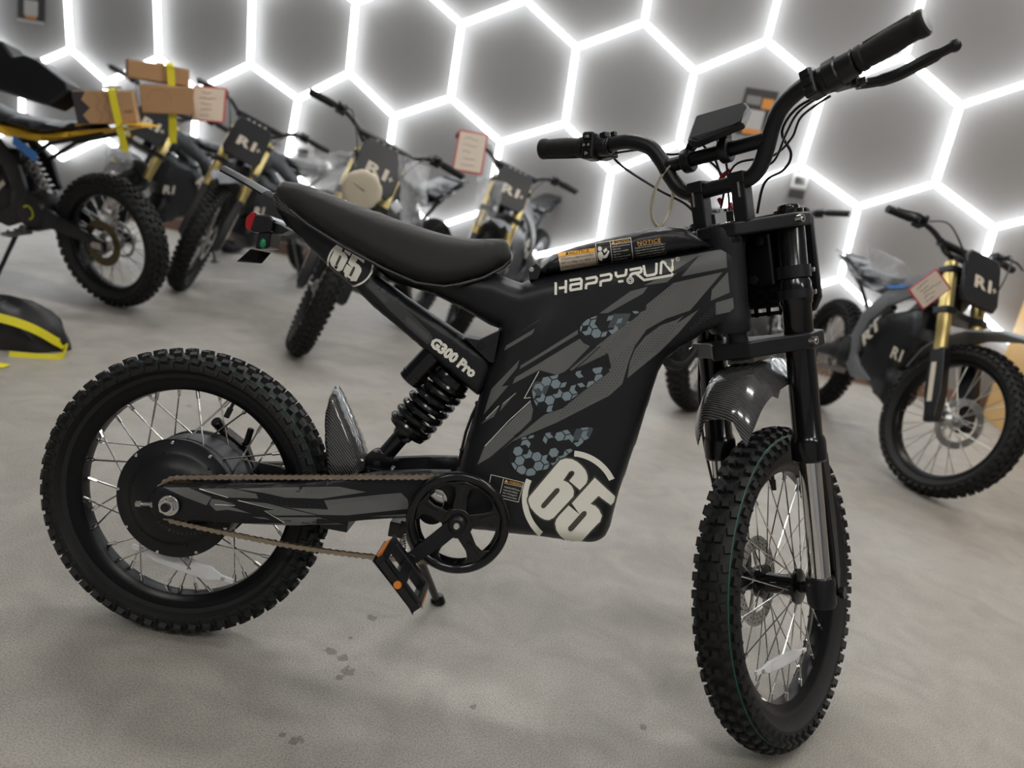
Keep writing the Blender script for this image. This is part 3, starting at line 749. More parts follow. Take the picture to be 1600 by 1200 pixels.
# --- tail cover and lower strut
tail_px = [(424, 306), (432, 296), (452, 300), (486, 320), (535, 350), (590, 384), (608, 412), (590, 432), (632, 463), (725, 526), (745, 540), (772, 560), (768, 585), (752, 618), (744, 617), (687, 569), (656, 541), (581, 478), (550, 447), (512, 416), (453, 357), (430, 328)]
tail_y = -.045
tailm = pillow(outline(tail_px, -.02), lambda x, z: .026 + .016 * sstep(.10, .26, x), .014, .012, .009)
tail = tailm.build('tail_strut', M_body, bike, smooth=60); BV_tail = bvh_of(tail)
TO = V((360 + 968 / 5.714, 300 + 610 / 5.714)); TU = V((18 / 5.714, -42 / 5.714)); TR = V((122 / 5.714, 100 / 5.714))
def to_tail(P_):
    so = V((238, 705)); su = V((73, -88)); sr = V((252, 215)); det = su.x * sr.y - su.y * sr.x; out = []
    for p in P_:
        d = V(p) - so; a = (d.x * sr.y - d.y * sr.x) / det; b = (su.x * d.y - su.y * d.x) / det
        q = TO + TU * a + TR * b; out.append((q.x, q.y))
    return out
cx, cy = 360 + 1073 / 5.714, 300 + 640 / 5.714
dt = decal('number_disc', [[(cx + 33 * math.cos(a * pi / 18), cy + 33 * math.sin(a * pi / 18)) for a in range(36)]], M_decblack, tail, BV_tail, .0008)
decal('number_ring', [q for q in ring_polys(cx, cy, 33.5, 36.5, 60) if onto(*q[0], BV_tail, 0, -9).y > -1], M_white, dt, BV_tail, .0012, step=40)
decal('number_digit', [to_tail(D6)], M_white, dt, BV_tail, .0016); decal('number_digit', [to_tail(D5)], M_white, dt, BV_tail, .0016)
decal('number_slot', [to_tail(SLOT6), to_tail(SLOT5)], M_deckey, dt, BV_tail, .0021)
band = [(570, 444), (580, 440), (600, 452), (628, 476), (672, 520), (678, 532), (668, 538), (640, 514), (606, 482)]
bd = decal('grey_band', [band], M_decgrey2, tail, BV_tail, .0006)
X = []
for k in range(40):
    t = k / 39; 
    if .30 < t < .62: continue
    u = 577 + 92 * t; v = 446 + 82 * t; X += [stroke([(u - 5, v + 3), (u + 5, v - 2)], .6), stroke([(u - 1, v - 5), (u + 1.5, v + 6)], .6)]
decal('lattice_lines', X, M_decgrey, bd, BV_tail, .0011, step=30)
lettering('model_lettering', [('G300 Pro', (670.5, 538.0), (67.5, 52.5), (9.4, -11.8), dict(bold=.06, spacing=.98))], M_white, tail, BV_tail, .0010)
gus = MB().prism([at(u, v, -.05) for u, v in ((724, 527), (748, 531), (782, 516), (772, 568), (764, 566))], (0, .1, 0)).build('frame_gusset', M_plastic, bike, bevel=.002)
q = at(751, 541, -.05); MB().lathe([(.0001, -.004), (.006, -.003), (.007, .002)], q, n=14).build('gusset_bolt', M_gloss, gus)
# carbon trim under the seat tail and the long rear fender blade
ct = [(423, 300), (427, 296), (433, 306), (450, 322), (480, 348), (470, 345), (440, 328), (424, 316)]
decal('carbon_trim', [ct], M_carbon, tail, BV_tail, .0015, step=5)
p0, p1 = at(424, 299, 0), at(352, 259, 0)
m = MB(); n = 10; P_ = []
for i in range(n + 1):
    t = i / n; c = p0.lerp(p1, t) + V((0, 0, .001 * math.sin(pi * t))); w_ = .045 * (1 - .55 * t)
    P_.append([c + V((0, s * w_, -abs(s) ** 2 * .010)) for s in (-1, -.5, 0, .5, 1)])
m = sheet(P_, .0035)
m.build('rear_fender_blade', M_plastic, bike, smooth=40)
# --- seat
seat_px = [(431, 300), (434, 291), (441, 285), (452, 284), (484, 291), (553, 318), (631, 346), (694, 366), (741, 373), (781, 373), (792, 378), (798, 392), (798, 405), (788, 416), (756, 432), (720, 442), (694, 446), (650, 440), (600, 418), (537, 384), (481, 349), (453, 326), (437, 310)]
seatm = pillow(outline(smooth_px(seat_px, 3), -.046), lambda x, z: .056 + .026 * math.sin(pi * max(0, min(1, (x - .05) / .5))) ** .8, .046, .030, .008)
seat = seatm.build('seat', M_seat, bike, smooth=70)
MB().tube([at(u, v, -.062) for u, v in ((797, 408), (787, 418), (756, 434), (720, 444), (694, 448), (650, 442), (600, 420), (537, 386), (481, 351), (453, 328))], .003, 6).build('seat_piping', M_plastic, seat)
# --- tail light
pt = at(400, 348, -.0)
R3 = Matrix.Rotation(.12, 3, 'Y')
m = MB().prism([at(u, v, -.035) for u, v in ((398, 334), (421, 336), (428, 345), (424, 362), (408, 364), (392, 362), (390, 340))], (0, .07, 0)); tl = m.build('tail_light', M_gloss, bike, bevel=.003)
m = MB().prism([at(u, v, -.037) for u, v in ((393, 330), (401, 333), (397, 343), (391, 362), (382, 356), (383, 340))], (0, .074, 0)); m.build('red_lens', M_red, tl, bevel=.003)
m = MB().prism([at(u, v, -.02) for u, v in ((410, 340), (440, 352), (452, 360), (440, 366), (415, 364))], (0, .04, 0)); m.build('light_bracket', M_plastic, bike, bevel=.002)
m = MB().prism([at(u, v, -.028) for u, v in ((404, 360), (424, 362), (420, 388), (398, 388))], (0, .056, 0)).build('plate_arm', M_gloss, bike, bevel=.003)
MB().sphere(at(411, 380, -.03), .006, 10, (1, .5, 1.5)).build('green_lamp', M_greenglow, m)
pl = [at(370, 408, -.02), at(392, 388, -.0), at(424, 395, .02), at(410, 411, -.02)]
nn = (pl[1] - pl[0]).cross(pl[2] - pl[0]).normalized()
m = MB().prism(pl, nn * .007).build('plate_holder', M_gloss, bike, bevel=.002)
cpl = sum(pl, V()) / 4
MB().prism([cpl.lerp(p, .55) + nn * (-.001 if nn.z > 0 else .001) for p in pl], nn * .009).build('plate_clip', M_steel, m)
# --- shock absorber
sa_, sb_ = at(716, 580, 0), at(592, 722, 0); sd = (sb_ - sa_).normalized(); SL = (sb_ - sa_).length
prof = [(.001, -.02), (.018, -.02), (.018, .01), (.036, .012), (.038, .020), (.036, .034), (.030, .036), (.024, .04), (.024, .085), (.012, .086), (.012, .135), (.038, .137), (.040, .142), (.038, .150), (.022, .152), (.019, .165), (.016, .168), (.016, SL - .01), (.001, SL - .008)]
sh = MB().lathe(prof, sa_, sd, n=32).build('shock_body', M_gloss, bike)
e = sd.orthogonal().normalized(); g = sd.cross(e); hel = []
turns, h0, h1 = 7.2, .018, .142
for i in range(int(turns * 22) + 1):
    t = i / (turns * 22); a = 2 * pi * turns * t; hel.append(sa_ + sd * (h0 + (h1 - h0) * t) + (e * math.cos(a) + g * math.sin(a)) * .037)
MB().tube(hel, .0066, 9).build('coil_spring', M_gloss, bike)
m = MB().lathe([(.001, -.016), (.024, -.016), (.026, -.012), (.026, .012), (.024, .016), (.001, .016)], sb_, n=28)
m.box(sb_ + V((.006, 0, -.022)), (.05, .05, .03)).build('shock_eye', M_gloss, bike, bevel=.003)
q = at(587, 722, -.03); MB().lathe([(.0001, -.004), (.007, -.003), (.008, .004)], (sb_.x, -.017, sb_.z), n=14).build('shock_bolt', M_plastic, bike)
ra, rb = at(682, 548, -.01), at(638, 596, -.01); L_ = (rb - ra).length
MB().lathe([(.001, 0), (.022, 0), (.022, L_ * .78), (.0235, L_ * .79), (.0235, L_ * .84), (.022, L_ * .85), (.022, L_ * .97), (.018, L_), (.001, L_)], ra, (rb - ra), n=28).build('shock_reservoir', M_gloss, bike)
# --- carbon splash guard in front of the rear tyre
g_px = [(523, 603), (531, 618), (548, 655), (563, 690), (571, 716), (570, 735), (558, 744), (513, 745), (511, 715), (508, 680), (508, 645), (514, 622)]
MB_g = pillow(outline(g_px, -.016), lambda x, z: .036 + .012 * sstep(.55, .40, z), .012, .016, .007); MB_g.build('splash_guard', M_carbon, bike, smooth=60)
m = MB(); 
for (u, v) in ((565, 720), (566, 747)): q = at(u, v, -.05); m.sphere(q, .004, 8)
m.build('guard_screw', M_chrome, bike)

# --- chain drive
cs, cr = at(281, 781, -.078), at(716, 814, -.092)
cs.y, cr.y = -.078, -.092
rs_, rc_ = .0420, .0800
def chain_path():
    d = V((cr.x - cs.x, cr.z - cs.z)); L = d.length; al = math.atan2(d.y, d.x); be = math.asin((rc_ - rs_) / L)
    segs = []; ct_ = lambda c, r, a: V((c.x + r * math.cos(a), c.z + r * math.sin(a)))
    a1 = al + pi / 2 + be; a2 = al - pi / 2 - be
    pts = []
    def arc(c, r, a, b, n): return [ct_(c, r, a + (b - a) * i / n) for i in range(n + 1)]
    top = [ct_(cs, rs_, a1), ct_(cr, rc_, a1)]
    pts += [top[0].lerp(top[1], i / 60) for i in range(61)]
    pts += arc(cr, rc_, a1, a2, 50)[1:]
    b0, b1 = ct_(cr, rc_, a2), ct_(cs, rs_, a2)
    pts += [b0.lerp(b1, i / 60) + V((0, -.012 * math.sin(pi * i / 60))) for i in range(1, 61)]
    pts += arc(cs, rs_, a2, a1 - 2 * pi, 40)[1:-1]
    return pts
cpts = chain_path(); cum = [0]
for i in range(len(cpts)): cum.append(cum[-1] + (cpts[(i + 1) % len(cpts)] - cpts[i]).length)
NL = int(round(cum[-1] / .0127 / 2) * 2); pitch = cum[-1] / NL
def cp(s):
    s %= cum[-1]
    for i in range(len(cpts)):
        if cum[i + 1] >= s: return cpts[i].lerp(cpts[(i + 1) % len(cpts)], (s - cum[i]) / max(1e-9, cum[i + 1] - cum[i]))
    return cpts[0]
def plate(y, t):
    P_ = []
    for i in range(7): a = pi / 2 + pi * i / 6; P_.append((-pitch / 2 + .0048 * math.cos(a), y, .0048 * math.sin(a)))
    P_.append((0, y, -.0029))
    for i in range(7): a = -pi / 2 + pi * i / 6; P_.append((pitch / 2 + .0048 * math.cos(a), y, .0048 * math.sin(a)))
    P_.append((0, y, .0029))
    return P_
lk = []
for yy in (.0042, .0027):
    m = MB(); m.prism(plate(-yy, 0), (0, .0011, 0)); m.prism(plate(yy - .0011, 0), (0, .0011, 0)); lk.append(m.mesh('chain_link', 30))
pins = MB(); yl = lambda x: cs.y + (cr.y - cs.y) * max(0, min(1, (x - cs.x) / (cr.x - cs.x)))
pp = [cp(i * pitch) for i in range(NL)]
for p in pp: y = yl(p.x); pins.cyl((p.x, y - .0052, p.y), (p.x, y + .0048, p.y), .0020, n=8)
chain = pins.build('chain', M_chain, bike)
for i in range(NL):
    a, b = pp[i], pp[(i + 1) % NL]; c = (a + b) / 2; o = obj('chain_link', lk[i % 2], M_chain, chain)
    o.location = (c.x, yl(c.x), c.y); o.rotation_euler = (0, -math.atan2(b.y - a.y, b.x - a.x), 0)
m = MB(); nt_ = 20
m.prism([(cs.x + (rs_ - .003 + (.004 if k % 2 else -.002)) * math.cos(k * pi / nt_), cs.y - .0012, cs.z + (rs_ - .003 + (.004 if k % 2 else -.002)) * math.sin(k * pi / nt_)) for k in range(2 * nt_)], (0, .0024, 0)).build('rear_sprocket', M_bronze, bike)
# chainring with its round guard: outer ring, five webs
cg = V((cr.x, -.103, cr.z)); Rg = .0905
m = MB().lathe([(.0915, .004), (.0925, 0), (.0915, -.005), (.088, -.008), (.084, -.0085), (.078, -.0065), (.0745, -.002), (.0735, .004), (.0915, .004)], cg, n=80)
for k in range(5):
    a = math.radians(20 + 72 * k); 
    def pt(r, t): return cg + V((r * math.cos(a + t), 0, r * math.sin(a + t)))
    P_ = [pt(.018, -.75), pt(.030, -.42), pt(.052, -.20), pt(.066, -.22), pt(.076, -.42), pt(.078, 0), pt(.076, .42), pt(.066, .22), pt(.052, .20), pt(.030, .42), pt(.018, .75)]
    m.prism([p + V((0, -.005, 0)) for p in P_], (0, .008, 0))
m.lathe([(.001, -.006), (.026, -.006), (.028, -.003), (.028, .006), (.001, .006)], cg, n=32)
cring = m.build('chainring_guard', M_gloss, bike, smooth=40, bevel=.0015)
for k in range(5):
    m = MB(); a = math.radians(20 + 72 * k); e_ = V((math.cos(a), 0, math.sin(a))); t_2 = V((-e_.z, 0, e_.x))
    m.prism([cg + V((0, -.006, 0)) + e_ * r + t_2 * s for r, s in ((.040, -.004), (.071, -.0065), (.071, .0065), (.040, .004))], (0, -.0012, 0)); m.build('web_recess', M_plastic, cring)
m = MB().lathe([(.077, -.001), (.077, .001), (.069, .001), (.069, -.001), (.077, -.001)], (cg.x, -.091, cg.z), n=60).build('chainring', M_gloss, bike)
# crank and pedal
ce = at(640, 876, -.128); c0 = V((cg.x, -.118, cg.z)); dcr = (ce - c0); 
m = MB(); n_ = 8; side = V((-dcr.z, 0, dcr.x)).normalized()
for i in range(n_):
    a, b = i / n_, (i + 1) / n_; wa, wb = .0145 - .003 * a, .0145 - .003 * b
    pa, pb = c0 + dcr * a, c0 + dcr * b
    m.prism([pa - side * wa, pb - side * wb, pb + side * wb, pa + side * wa], (0, .011, 0))
m.lathe([(.001, -.006), (.012, -.006), (.017, -.001), (.017, .020), (.001, .020)], c0, n=28).lathe([(.001, -.002), (.0125, -.002), (.0125, .012), (.001, .012)], ce, n=24)
crank = m.build('crank_arm', M_black, bike, smooth=40, bevel=.002)
m = MB().lathe([(.0001, -.0085), (.005, -.0085), (.0062, -.007), (.0062, -.004)], c0, n=16); m.build('crank_bolt', M_chrome, crank)
MB().lathe([(.0001, -.0028), (.0058, -.0028), (.0058, 0)], ce, n=18).build('orange_dot', M_orange, crank)
# pedal: cage with two windows, axle along -y (towards the viewer)
pa_ = ce + V((-.001, -.010, 0)); lv = (at(628, 961, -.225) - at(571, 884, -.225)).normalized(); nv = V((-lv.z, 0, lv.x)).normalized(); yv = V((0, -1, 0))
lh, wd, th = .052, .096, .020
pr_ = Matrix((lv, yv, nv)).transposed()
pc = pa_ + yv * (wd / 2 + .004)
m = MB()
for s in (-1, 1): m.box(pc + lv * s * (lh - .006), (.012, wd, th), pr_)
for s in (-1, 1): m.box(pc + yv * s * (wd / 2 - .007), (lh * 2, .014, th), pr_)
m.box(pc, (.022, wd, .016), pr_)
ped = m.build('pedal', M_plastic, bike, smooth=30, bevel=.003)
for s in (-1, 1): MB().box(pc + lv * s * (lh + .0015), (.004, .062, .013), pr_).build('pedal_reflector', M_orange, ped)
MB().lathe([(.0001, -.003), (.0065, -.003), (.0065, 0)], pc + yv * (wd / 2 + .001), n=18).build('orange_dot', M_orange, ped)
for s in (-1, 1): MB().box(pc + yv * (wd / 2 + .0006) + lv * s * .026, (.036, .003, .012), pr_).build('side_recess', M_gloss, ped)
# far-side crank and pedal
m = MB(); c1 = V((cg.x, .10, cg.z)); m.box(c1 - dcr * .5, (dcr.length, .012, .022), Matrix((dcr.normalized(), V((0, 1, 0)), dcr.normalized().cross(V((0, 1, 0))))).transposed()); m.cyl((cg.x, -.1, cg.z), (cg.x, .11, cg.z), .012, n=16)
far_crank = m.build('far_crank_arm', M_black, bike, bevel=.002)
# --- kickstand on the far side
k0 = at(634, 822, .06)
fw_ = MB3.inverted() @ (floor_at(684, 941) - BO)
kd = fw_ - k0
m = MB().tube([k0, k0 + kd * .2, k0 + kd * .97, fw_ + V((0, 0, .012))], [.012, .010, .0085, .0085], 12); ks = m.build('kickstand', M_gloss, bike)
foot = MB().lathe([(.001, 0), (.016, 0), (.018, .004), (.014, .012), (.009, .02), (.001, .02)], fw_ , MT @ V((0, 0, 1)), n=18).build('kickstand_foot', M_gloss, ks)
m = MB(); s0, s1 = at(628, 826, .03), at(631, 866, .035); hel = []; e = (s1 - s0).orthogonal().normalized(); g = (s1 - s0).normalized().cross(e)
for i in range(160): a = i * .55; hel.append(s0.lerp(s1, .15 + .7 * i / 159) + (e * math.cos(a) + g * math.sin(a)) * .006)
m.tube(hel, .0013, 6); m.tube([s0, s0.lerp(s1, .16)], .002, 6); m.tube([s0.lerp(s1, .84), s1], .002, 6); m.build('return_spring', M_chrome, ks)
MB().box(at(622, 824, .04), (.03, .04, .03)).box(at(640, 818, .04), (.03, .05, .02)).build('kickstand_bracket', M_gloss, bike, bevel=.002)
# chain-side cables along the rear of the frame
MB().tube([at(u, v, -.02) for u, v in ((748, 628), (738, 648), (728, 675), (722, 700), (716, 728))], .003, 6).sphere(at(746, 630, -.02), .005, 8).sphere(at(722, 703, -.02), .005, 8).build('motor_cable', M_plastic, bike)

# --- graphics on the swingarm
sw = lambda P_: crop(P_, 230, 730, 3.2)
SG = [[(82, 101), (205, 101), (322, 150), (297, 190), (185, 148)], [(262, 108), (425, 106), (545, 132), (556, 156), (408, 151)],
      [(445, 108), (560, 103), (960, 97), (1095, 124), (870, 157), (690, 152), (582, 128)],
      [(645, 182), (720, 205), (860, 238), (1000, 240), (1310, 207), (1302, 160), (1270, 128), (1180, 135), (885, 166), (905, 210), (720, 203)],
      [(322, 158), (360, 162), (436, 182), (392, 186), (520, 232), (400, 212), (345, 218), (312, 185)], [(455, 165), (600, 180), (700, 206), (850, 240), (640, 241), (592, 220), (650, 214)],
      [(470, 279), (690, 280), (640, 250), (860, 250), (985, 286), (700, 290)], [(525, 248), (585, 250), (620, 262), (560, 256)], [(1110, 246), (1310, 232), (1310, 245)]]
decal('grey_graphic', [sw(p) for p in SG], M_decgrey, swing, BV_swing, .0006, y0=-.1)
bars = [[(600 + i * 29, 148 + i * 5.5), (614 + i * 29, 150 + i * 5.0), (630 + i * 28, 180 + i * 3.2), (616 + i * 28, 180 + i * 3.2)] for i in range(10)]
decal('black_graphic_bar', [sw(p) for p in bars] + [sw(stroke([(600, 146), (870, 180), (893, 208), (640, 184), (600, 146)], 7))], M_decblack, swing, BV_swing, .0012, y0=-.1)
decal('white_pinstripe', [sw(stroke(p, 3.2)) for p in ([(262, 108), (405, 151)], [(455, 165), (650, 214), (588, 218), (688, 277)], [(340, 186), (440, 190)])], M_white, swing, BV_swing, .0012, y0=-.1)
decal('halftone_dots', [d for P_ in ([(780, 104), (960, 100), (980, 120), (800, 136)], [(900, 165), (1160, 140), (1180, 155), (920, 190)]) for d in dots(sw(P_), 2.6, 2.2, .5)], M_decblack, swing, BV_swing, .0011, y0=-.1, step=40)
BV_hub = BVHTree.FromPolygons([v.co + RCZ for v in hm.data.vertices], [tuple(p.vertices) for p in hm.data.polygons])
its = []
S_ = 'HR0573GWZ6001349'
for i, ch in enumerate(S_):
    a = math.radians(42 + i * 6.2); cxp, cyp = 292, 770; rx = 66
    u, v = cxp + rx * math.cos(a), cyp + rx * math.sin(a)
    its.append((ch, (u, v), (3.0 * math.sin(a), -3.0 * math.cos(a)), (4.6 * -math.cos(a), -4.6 * math.sin(a))))
o_ = lettering('serial_number', its, M_deckey, hm, BV_hub, .0008, -.08); o_.location = -RCZ
# ------------------------------------------------------------------ front end (turned to the left)
FWD = V((math.cos(RHO), 0, math.sin(RHO)))
SF = FWD * math.cos(DEL) + V((0, 1, 0)) * math.sin(DEL)
SL_ = -FWD * math.sin(DEL) + V((0, 1, 0)) * math.cos(DEL)
SU = -AXD
S3M = Matrix((SF, SL_, SU)).transposed()
def sp(o, l, u): return A0 + S3M @ V((o, l, u))
def sat(u, v, o=None, l=None, z=None):
    e = S3M.transposed() @ (EYE - A0); r = S3M.transposed() @ bray(u, v)
    i, val = (0, o) if o is not None else (1, l) if l is not None else (2, z)
    return e + r * ((val - e[i]) / r[i])
def S_(m): return m.xf(lambda p: A0 + S3M @ p)
def build_s(m, name, mt, parent=bike, **k): return S_(m).build(name, mt, parent, **k)
WC = V((.063, 0, -.690))           # wheel centre in the steering frame
def wheel_loc(o):
    o.matrix_local = Matrix.Translation(A0 + S3M @ WC) @ S3M.to_4x4()
tm, gm = tyre(RF, .038, .246, .021, 60)
ft = tm.build('front_tyre', M_rubber, bike); wheel_loc(ft); gm.build('green_line', M_green, ft)
frim = rim(.246, .222, .021).build('front_rim', M_rim, bike); wheel_loc(frim)
spokes(frim, 36, .030, .032, .226, .006, .36, .08, .0014)
a = math.radians(85); e = V((math.cos(a), 0, math.sin(a)))
MB().cyl(e * .223, e * .206, .0035, n=8).cyl(e * .209, e * .188, .0055, n=10).build('valve_cap', M_plastic, frim)
_f = lambda u, v: sat(u, v, l=-.016) - WC
reflector(frim, _f(1178, 1052), _f(1256, 1014), (0, -1, 0), .0105)
hubp = [(.001, -.052), (.010, -.052), (.012, -.040), (.022, -.040), (.034, -.036), (.034, -.030), (.021, -.026), (.019, 0), (.021, .026), (.034, .030), (.034, .036), (.026, .040), (.026, .05), (.001, .05)]
fh = MB().lathe(hubp, n=36).build('front_hub', M_gloss, bike); wheel_loc(fh)
# drilled brake disc on the left
m = MB(); yb = .050
def annulus(m, r0, r1, y, t, n=60): m.lathe([(r0, y), (r1, y), (r1, y + t), (r0, y + t), (r0, y)], n=n)
annulus(m, .062, .090, yb, .0022); annulus(m, .018, .032, yb - .004, .006)
for k in range(5):
    a0 = k * 2 * pi / 5
    p = [(r * math.cos(a0 + t), yb, r * math.sin(a0 + t)) for r, t in ((.030, -.14), (.048, .05), (.064, .10), (.064, .30), (.046, .28), (.030, .14))]
    m.prism(p, (0, .0022, 0))
bd_ = m.build('front_brake_disc', M_steel, bike); wheel_loc(bd_)
m = MB()
for k in range(30):
    for j in range(3):
        a0 = 2 * pi * (k + j * .33) / 30; r = .067 + j * .008; m.cyl((r * math.cos(a0), yb - .0004, r * math.sin(a0)), (r * math.cos(a0), yb + .0028, r * math.sin(a0)), .0019, n=8)
m.build('disc_holes', M_ink, bd_)
m = MB().box((-.065, .052, .03), (.05, .03, .045), Matrix.Rotation(.3, 3, 'Y')).box((-.07, .058, .065), (.03, .02, .03)); o = m.build('front_brake_caliper', M_gloss, bike, bevel=.004); wheel_loc(o)
m = MB().cyl((0, -.115, 0), (0, .11, 0), .008, n=14); o = m.build('front_axle', M_gloss, bike); wheel_loc(o)
m = MB(); hexnut(m, (0, -.112, 0), (0, -1, 0), .012, .009); o = m.build('front_axle_nut', M_gloss, bike, bevel=.001); wheel_loc(o)

# fork legs
def leg_o(u): return .082 + .072 * u
for s in (-1, 1):
    lw = .088 * s
    top, bot = V((leg_o(.035), lw, .035)), V((leg_o(-.70), lw, -.70)); ax = (bot - top); L = ax.length; ax.normalize()
    h = lambda u: (.035 - u) / .735 * L
    prof = [(.001, 0), (.018, 0), (.019, .003), (.019, h(.028)), (.0262, h(.026)), (.0262, h(-.10)), (.029, h(-.105)), (.029, h(-.142)), (.0262, h(-.146)), (.0262, h(-.385)), (.029, h(-.39)), (.031, h(-.397)), (.031, h(-.43)), (.028, h(-.434)), (.001, h(-.434))]
    outer = build_s(MB().lathe(prof, top, ax, n=36), 'fork_outer_tube', M_gloss)
    st = MB().cyl(top + ax * h(-.42), top + ax * h(-.67), .0195, n=32); build_s(st, 'fork_stanchion', M_chrome)
    lo = MB().lathe([(.001, h(-.652)), (.0245, h(-.652)), (.0262, h(-.658)), (.0262, h(-.70)), (.023, h(-.708)), (.001, h(-.708))], top, ax, n=32)
    lo.box(V((.055, lw, -.69)), (.05, .026, .034)); build_s(lo, 'fork_foot', M_black, smooth=40)
    # slim fork guard running beside the stanchion
    gp = []
    for (oo, zz) in ((.062, -.39), (.095, -.43), (.099, -.56), (.092, -.66), (.078, -.69), (.062, -.69), (.068, -.62), (.066, -.50), (.060, -.44)): gp.append(V((oo, lw - .020 * 1, zz)))
    build_s(MB().prism(gp, (0, .042, 0)), 'fork_guard', M_gloss, bevel=.004)
    # clamp rings with screws
    for u, hh in ((-.075, .022), (-.118, .016)):
        r_ = MB().lathe([(.0262, h(u)), (.0302, h(u)), (.0302, h(u) + hh), (.0262, h(u) + hh)], top, ax, n=32); rg = build_s(r_, 'fork_ring', M_black)
        c = top + ax * (h(u) + hh / 2) + V((.015, s * .028, 0)); build_s(MB().lathe([(.0001, -.005), (.0045, -.004), (.005, .004)], c, (0, -s * 1, 0) if s > 0 else (0, 1, 0), n=12), 'ring_screw', M_chrome, rg)
# triple clamps
def clamp(name, u0, u1, back):
    pts = [(-.03, -.035), (-.035, .035), (.005, .060), (.045, .118), (.095, .124), (.118, .10), (.112, .068), (.075, .040), (.075, -.040), (.112, -.068), (.118, -.10), (.095, -.124), (.045, -.118), (.005, -.060)]
    return build_s(MB().prism([V((a, b, u0)) for a, b in pts], (0, 0, u1 - u0)), name, M_black, bevel=.004, smooth=40)
uc = clamp('upper_clamp', -.006, .018, 0); lc = clamp('lower_clamp', -.226, -.196, 0)
for par, u in ((uc, .006), (lc, -.211)):
    c = V((.048, -.119, u)); build_s(MB().lathe([(.0001, -.002), (.004, -.002), (.0045, -.007), (.0075, -.007), (.008, .004)], c, (0.25, 1, 0), n=16), 'clamp_screw', M_chrome, par)
    c = V((.048, .119, u)); build_s(MB().lathe([(.0001, -.006), (.006, -.005), (.007, .004)], c, (0, -1, 0), n=12), 'clamp_screw', M_chrome, par)
m = MB(); hexnut(m, (0, 0, .018), (0, 0, 1), .020, .022); m.lathe([(.001, .0), (.024, .0), (.024, .004), (.001, .004)], (0, 0, .017), (0, 0, 1), n=24); m.cyl((0, 0, .03), (0, 0, .046), .011, n=16)
build_s(m, 'stem_nut', M_chrome, bevel=.001)
build_s(MB().cyl((0, 0, -.23), (0, 0, .02), .020, n=20), 'steering_stem', M_black)
build_s(MB().lathe([(.001, 0), (.036, 0), (.036, .012), (.030, .016)], (0, 0, -.006), (0, 0, -1), n=28), 'upper_bearing_cup', M_gloss)
# risers holding the bar
for s in (-1, 1):
    m = MB().box((.004, s * .040, .052), (.034, .026, .074)).box((.004, s * .040, .093), (.040, .030, .022)); r_ = build_s(m, 'bar_riser', M_black, bevel=.003)
    build_s(MB().box((-.0145, s * .044, .072), (.004, .004, .026)), 'riser_label', M_steel, r_)
# handlebar
half = [(0, 0, .086), (0, .048, .086), (0, .074, .098), (0, .092, .126), (0, .107, .160), (-.002, .128, .190), (-.008, .165, .209), (-.014, .20, .214), (-.022, .25, .219), (-.034, .346, .239)]
bp = [V((a, -b, c)) for a, b, c in half[::-1]] + [V(p) for p in half[1:]]
bar = build_s(MB().tube(smoothcurve(bp, 7), .0142, 16), 'handlebar', M_black)
cbar = build_s(MB().cyl((0, -.098, .146), (0, .098, .146), .0130, n=16), 'crossbar', M_black)
def barpt(l):  # point and direction on the outer, straight part of the bar
    s = 1 if l > 0 else -1; a = abs(l); t = (a - .25) / .112
    p = V((-.022 - .014 * t, s * a, .219 + .024 * t)); d = V((-.014, s * .112, .024)).normalized(); return p, d
for s in (-1, 1):
    p0, d = barpt(s * .258); p1, _ = barpt(s * .356); L = (p1 - p0).length
    prof = [(.0180, 0), (.0205, .003), (.0205, .010), (.0185, .012)]
    for i in range(14):
        t = i / 13; prof.append((.0182 + .0014 * math.sin(pi * t) + .0006 * (i % 2), .014 + (L - .03) * t))
    prof += [(.0205, L - .012), (.0210, L - .004), (.0195, L), (.001, L)]
    grip = build_s(MB().lathe(prof, p0, d, n=28), 'grip', M_rubber)
    ribs = MB(); e = d.orthogonal().normalized(); g = d.cross(e)
    for i in range(22):
        for k in range(5):
            aa = 2.3 * s + (k - 2) * .22; c = p0 + d * (.018 + (L - .036) * i / 21) + (e * math.cos(aa) + g * math.sin(aa)) * .0195
            ribs.box(c, (.0022, .0022, .0016))
    build_s(ribs, 'grip_ribs', M_rubber, grip)
    build_s(MB().lathe([(.0001, L + .003), (.0165, L + .002), (.018, L - .001)], p0, d, n=24), 'bar_end_plug', M_plastic, grip)
# left switch pod
p, d = barpt(.240)
e_ = V((-1, 0, .1)); e_ = (e_ - d * e_.dot(d)).normalized(); g_ = d.cross(e_)
Rp = Matrix((d, e_, g_)).transposed()
sw_ = build_s(MB().box(p + e_ * .006, (.026, .044, .052), Rp), 'switch_pod', M_plastic, bevel=.005)
m = MB()
for k, zz in enumerate((.016, 0, -.016)): m.box(p + e_ * .0285 + g_ * zz * -1, (.018, .004, .012), Rp)
build_s(m, 'switch_button', M_gloss, sw_, bevel=.0012)
m = MB()
def mark(m, c, pts):
    for i in range(len(pts) - 1):
        a, b = V(pts[i]), V(pts[i + 1]); m.tube([c + d * a.x + g_ * a.y, c + d * b.x + g_ * b.y], .0004, 4)
cm = p + e_ * .0308
mark(m, cm + g_ * .016, [(-.004, -.002), (-.004, .002), (-.001, .002), (0, 0), (-.001, -.002), (-.004, -.002)]); mark(m, cm + g_ * .016, [(.002, .0015), (.005, .0015)]); mark(m, cm + g_ * .016, [(.002, -.0015), (.005, -.0015)])
for q in (-.005, .005): mark(m, cm + d * q, [(-.0025, 0), (0, .0022), (.0025, 0), (0, -.0022), (-.0025, 0)])
mark(m, cm - g_ * .016, [(-.004, -.001), (-.004, .001), (-.002, .001), (.001, .0028), (.001, -.0028), (-.002, -.001), (-.004, -.001)])
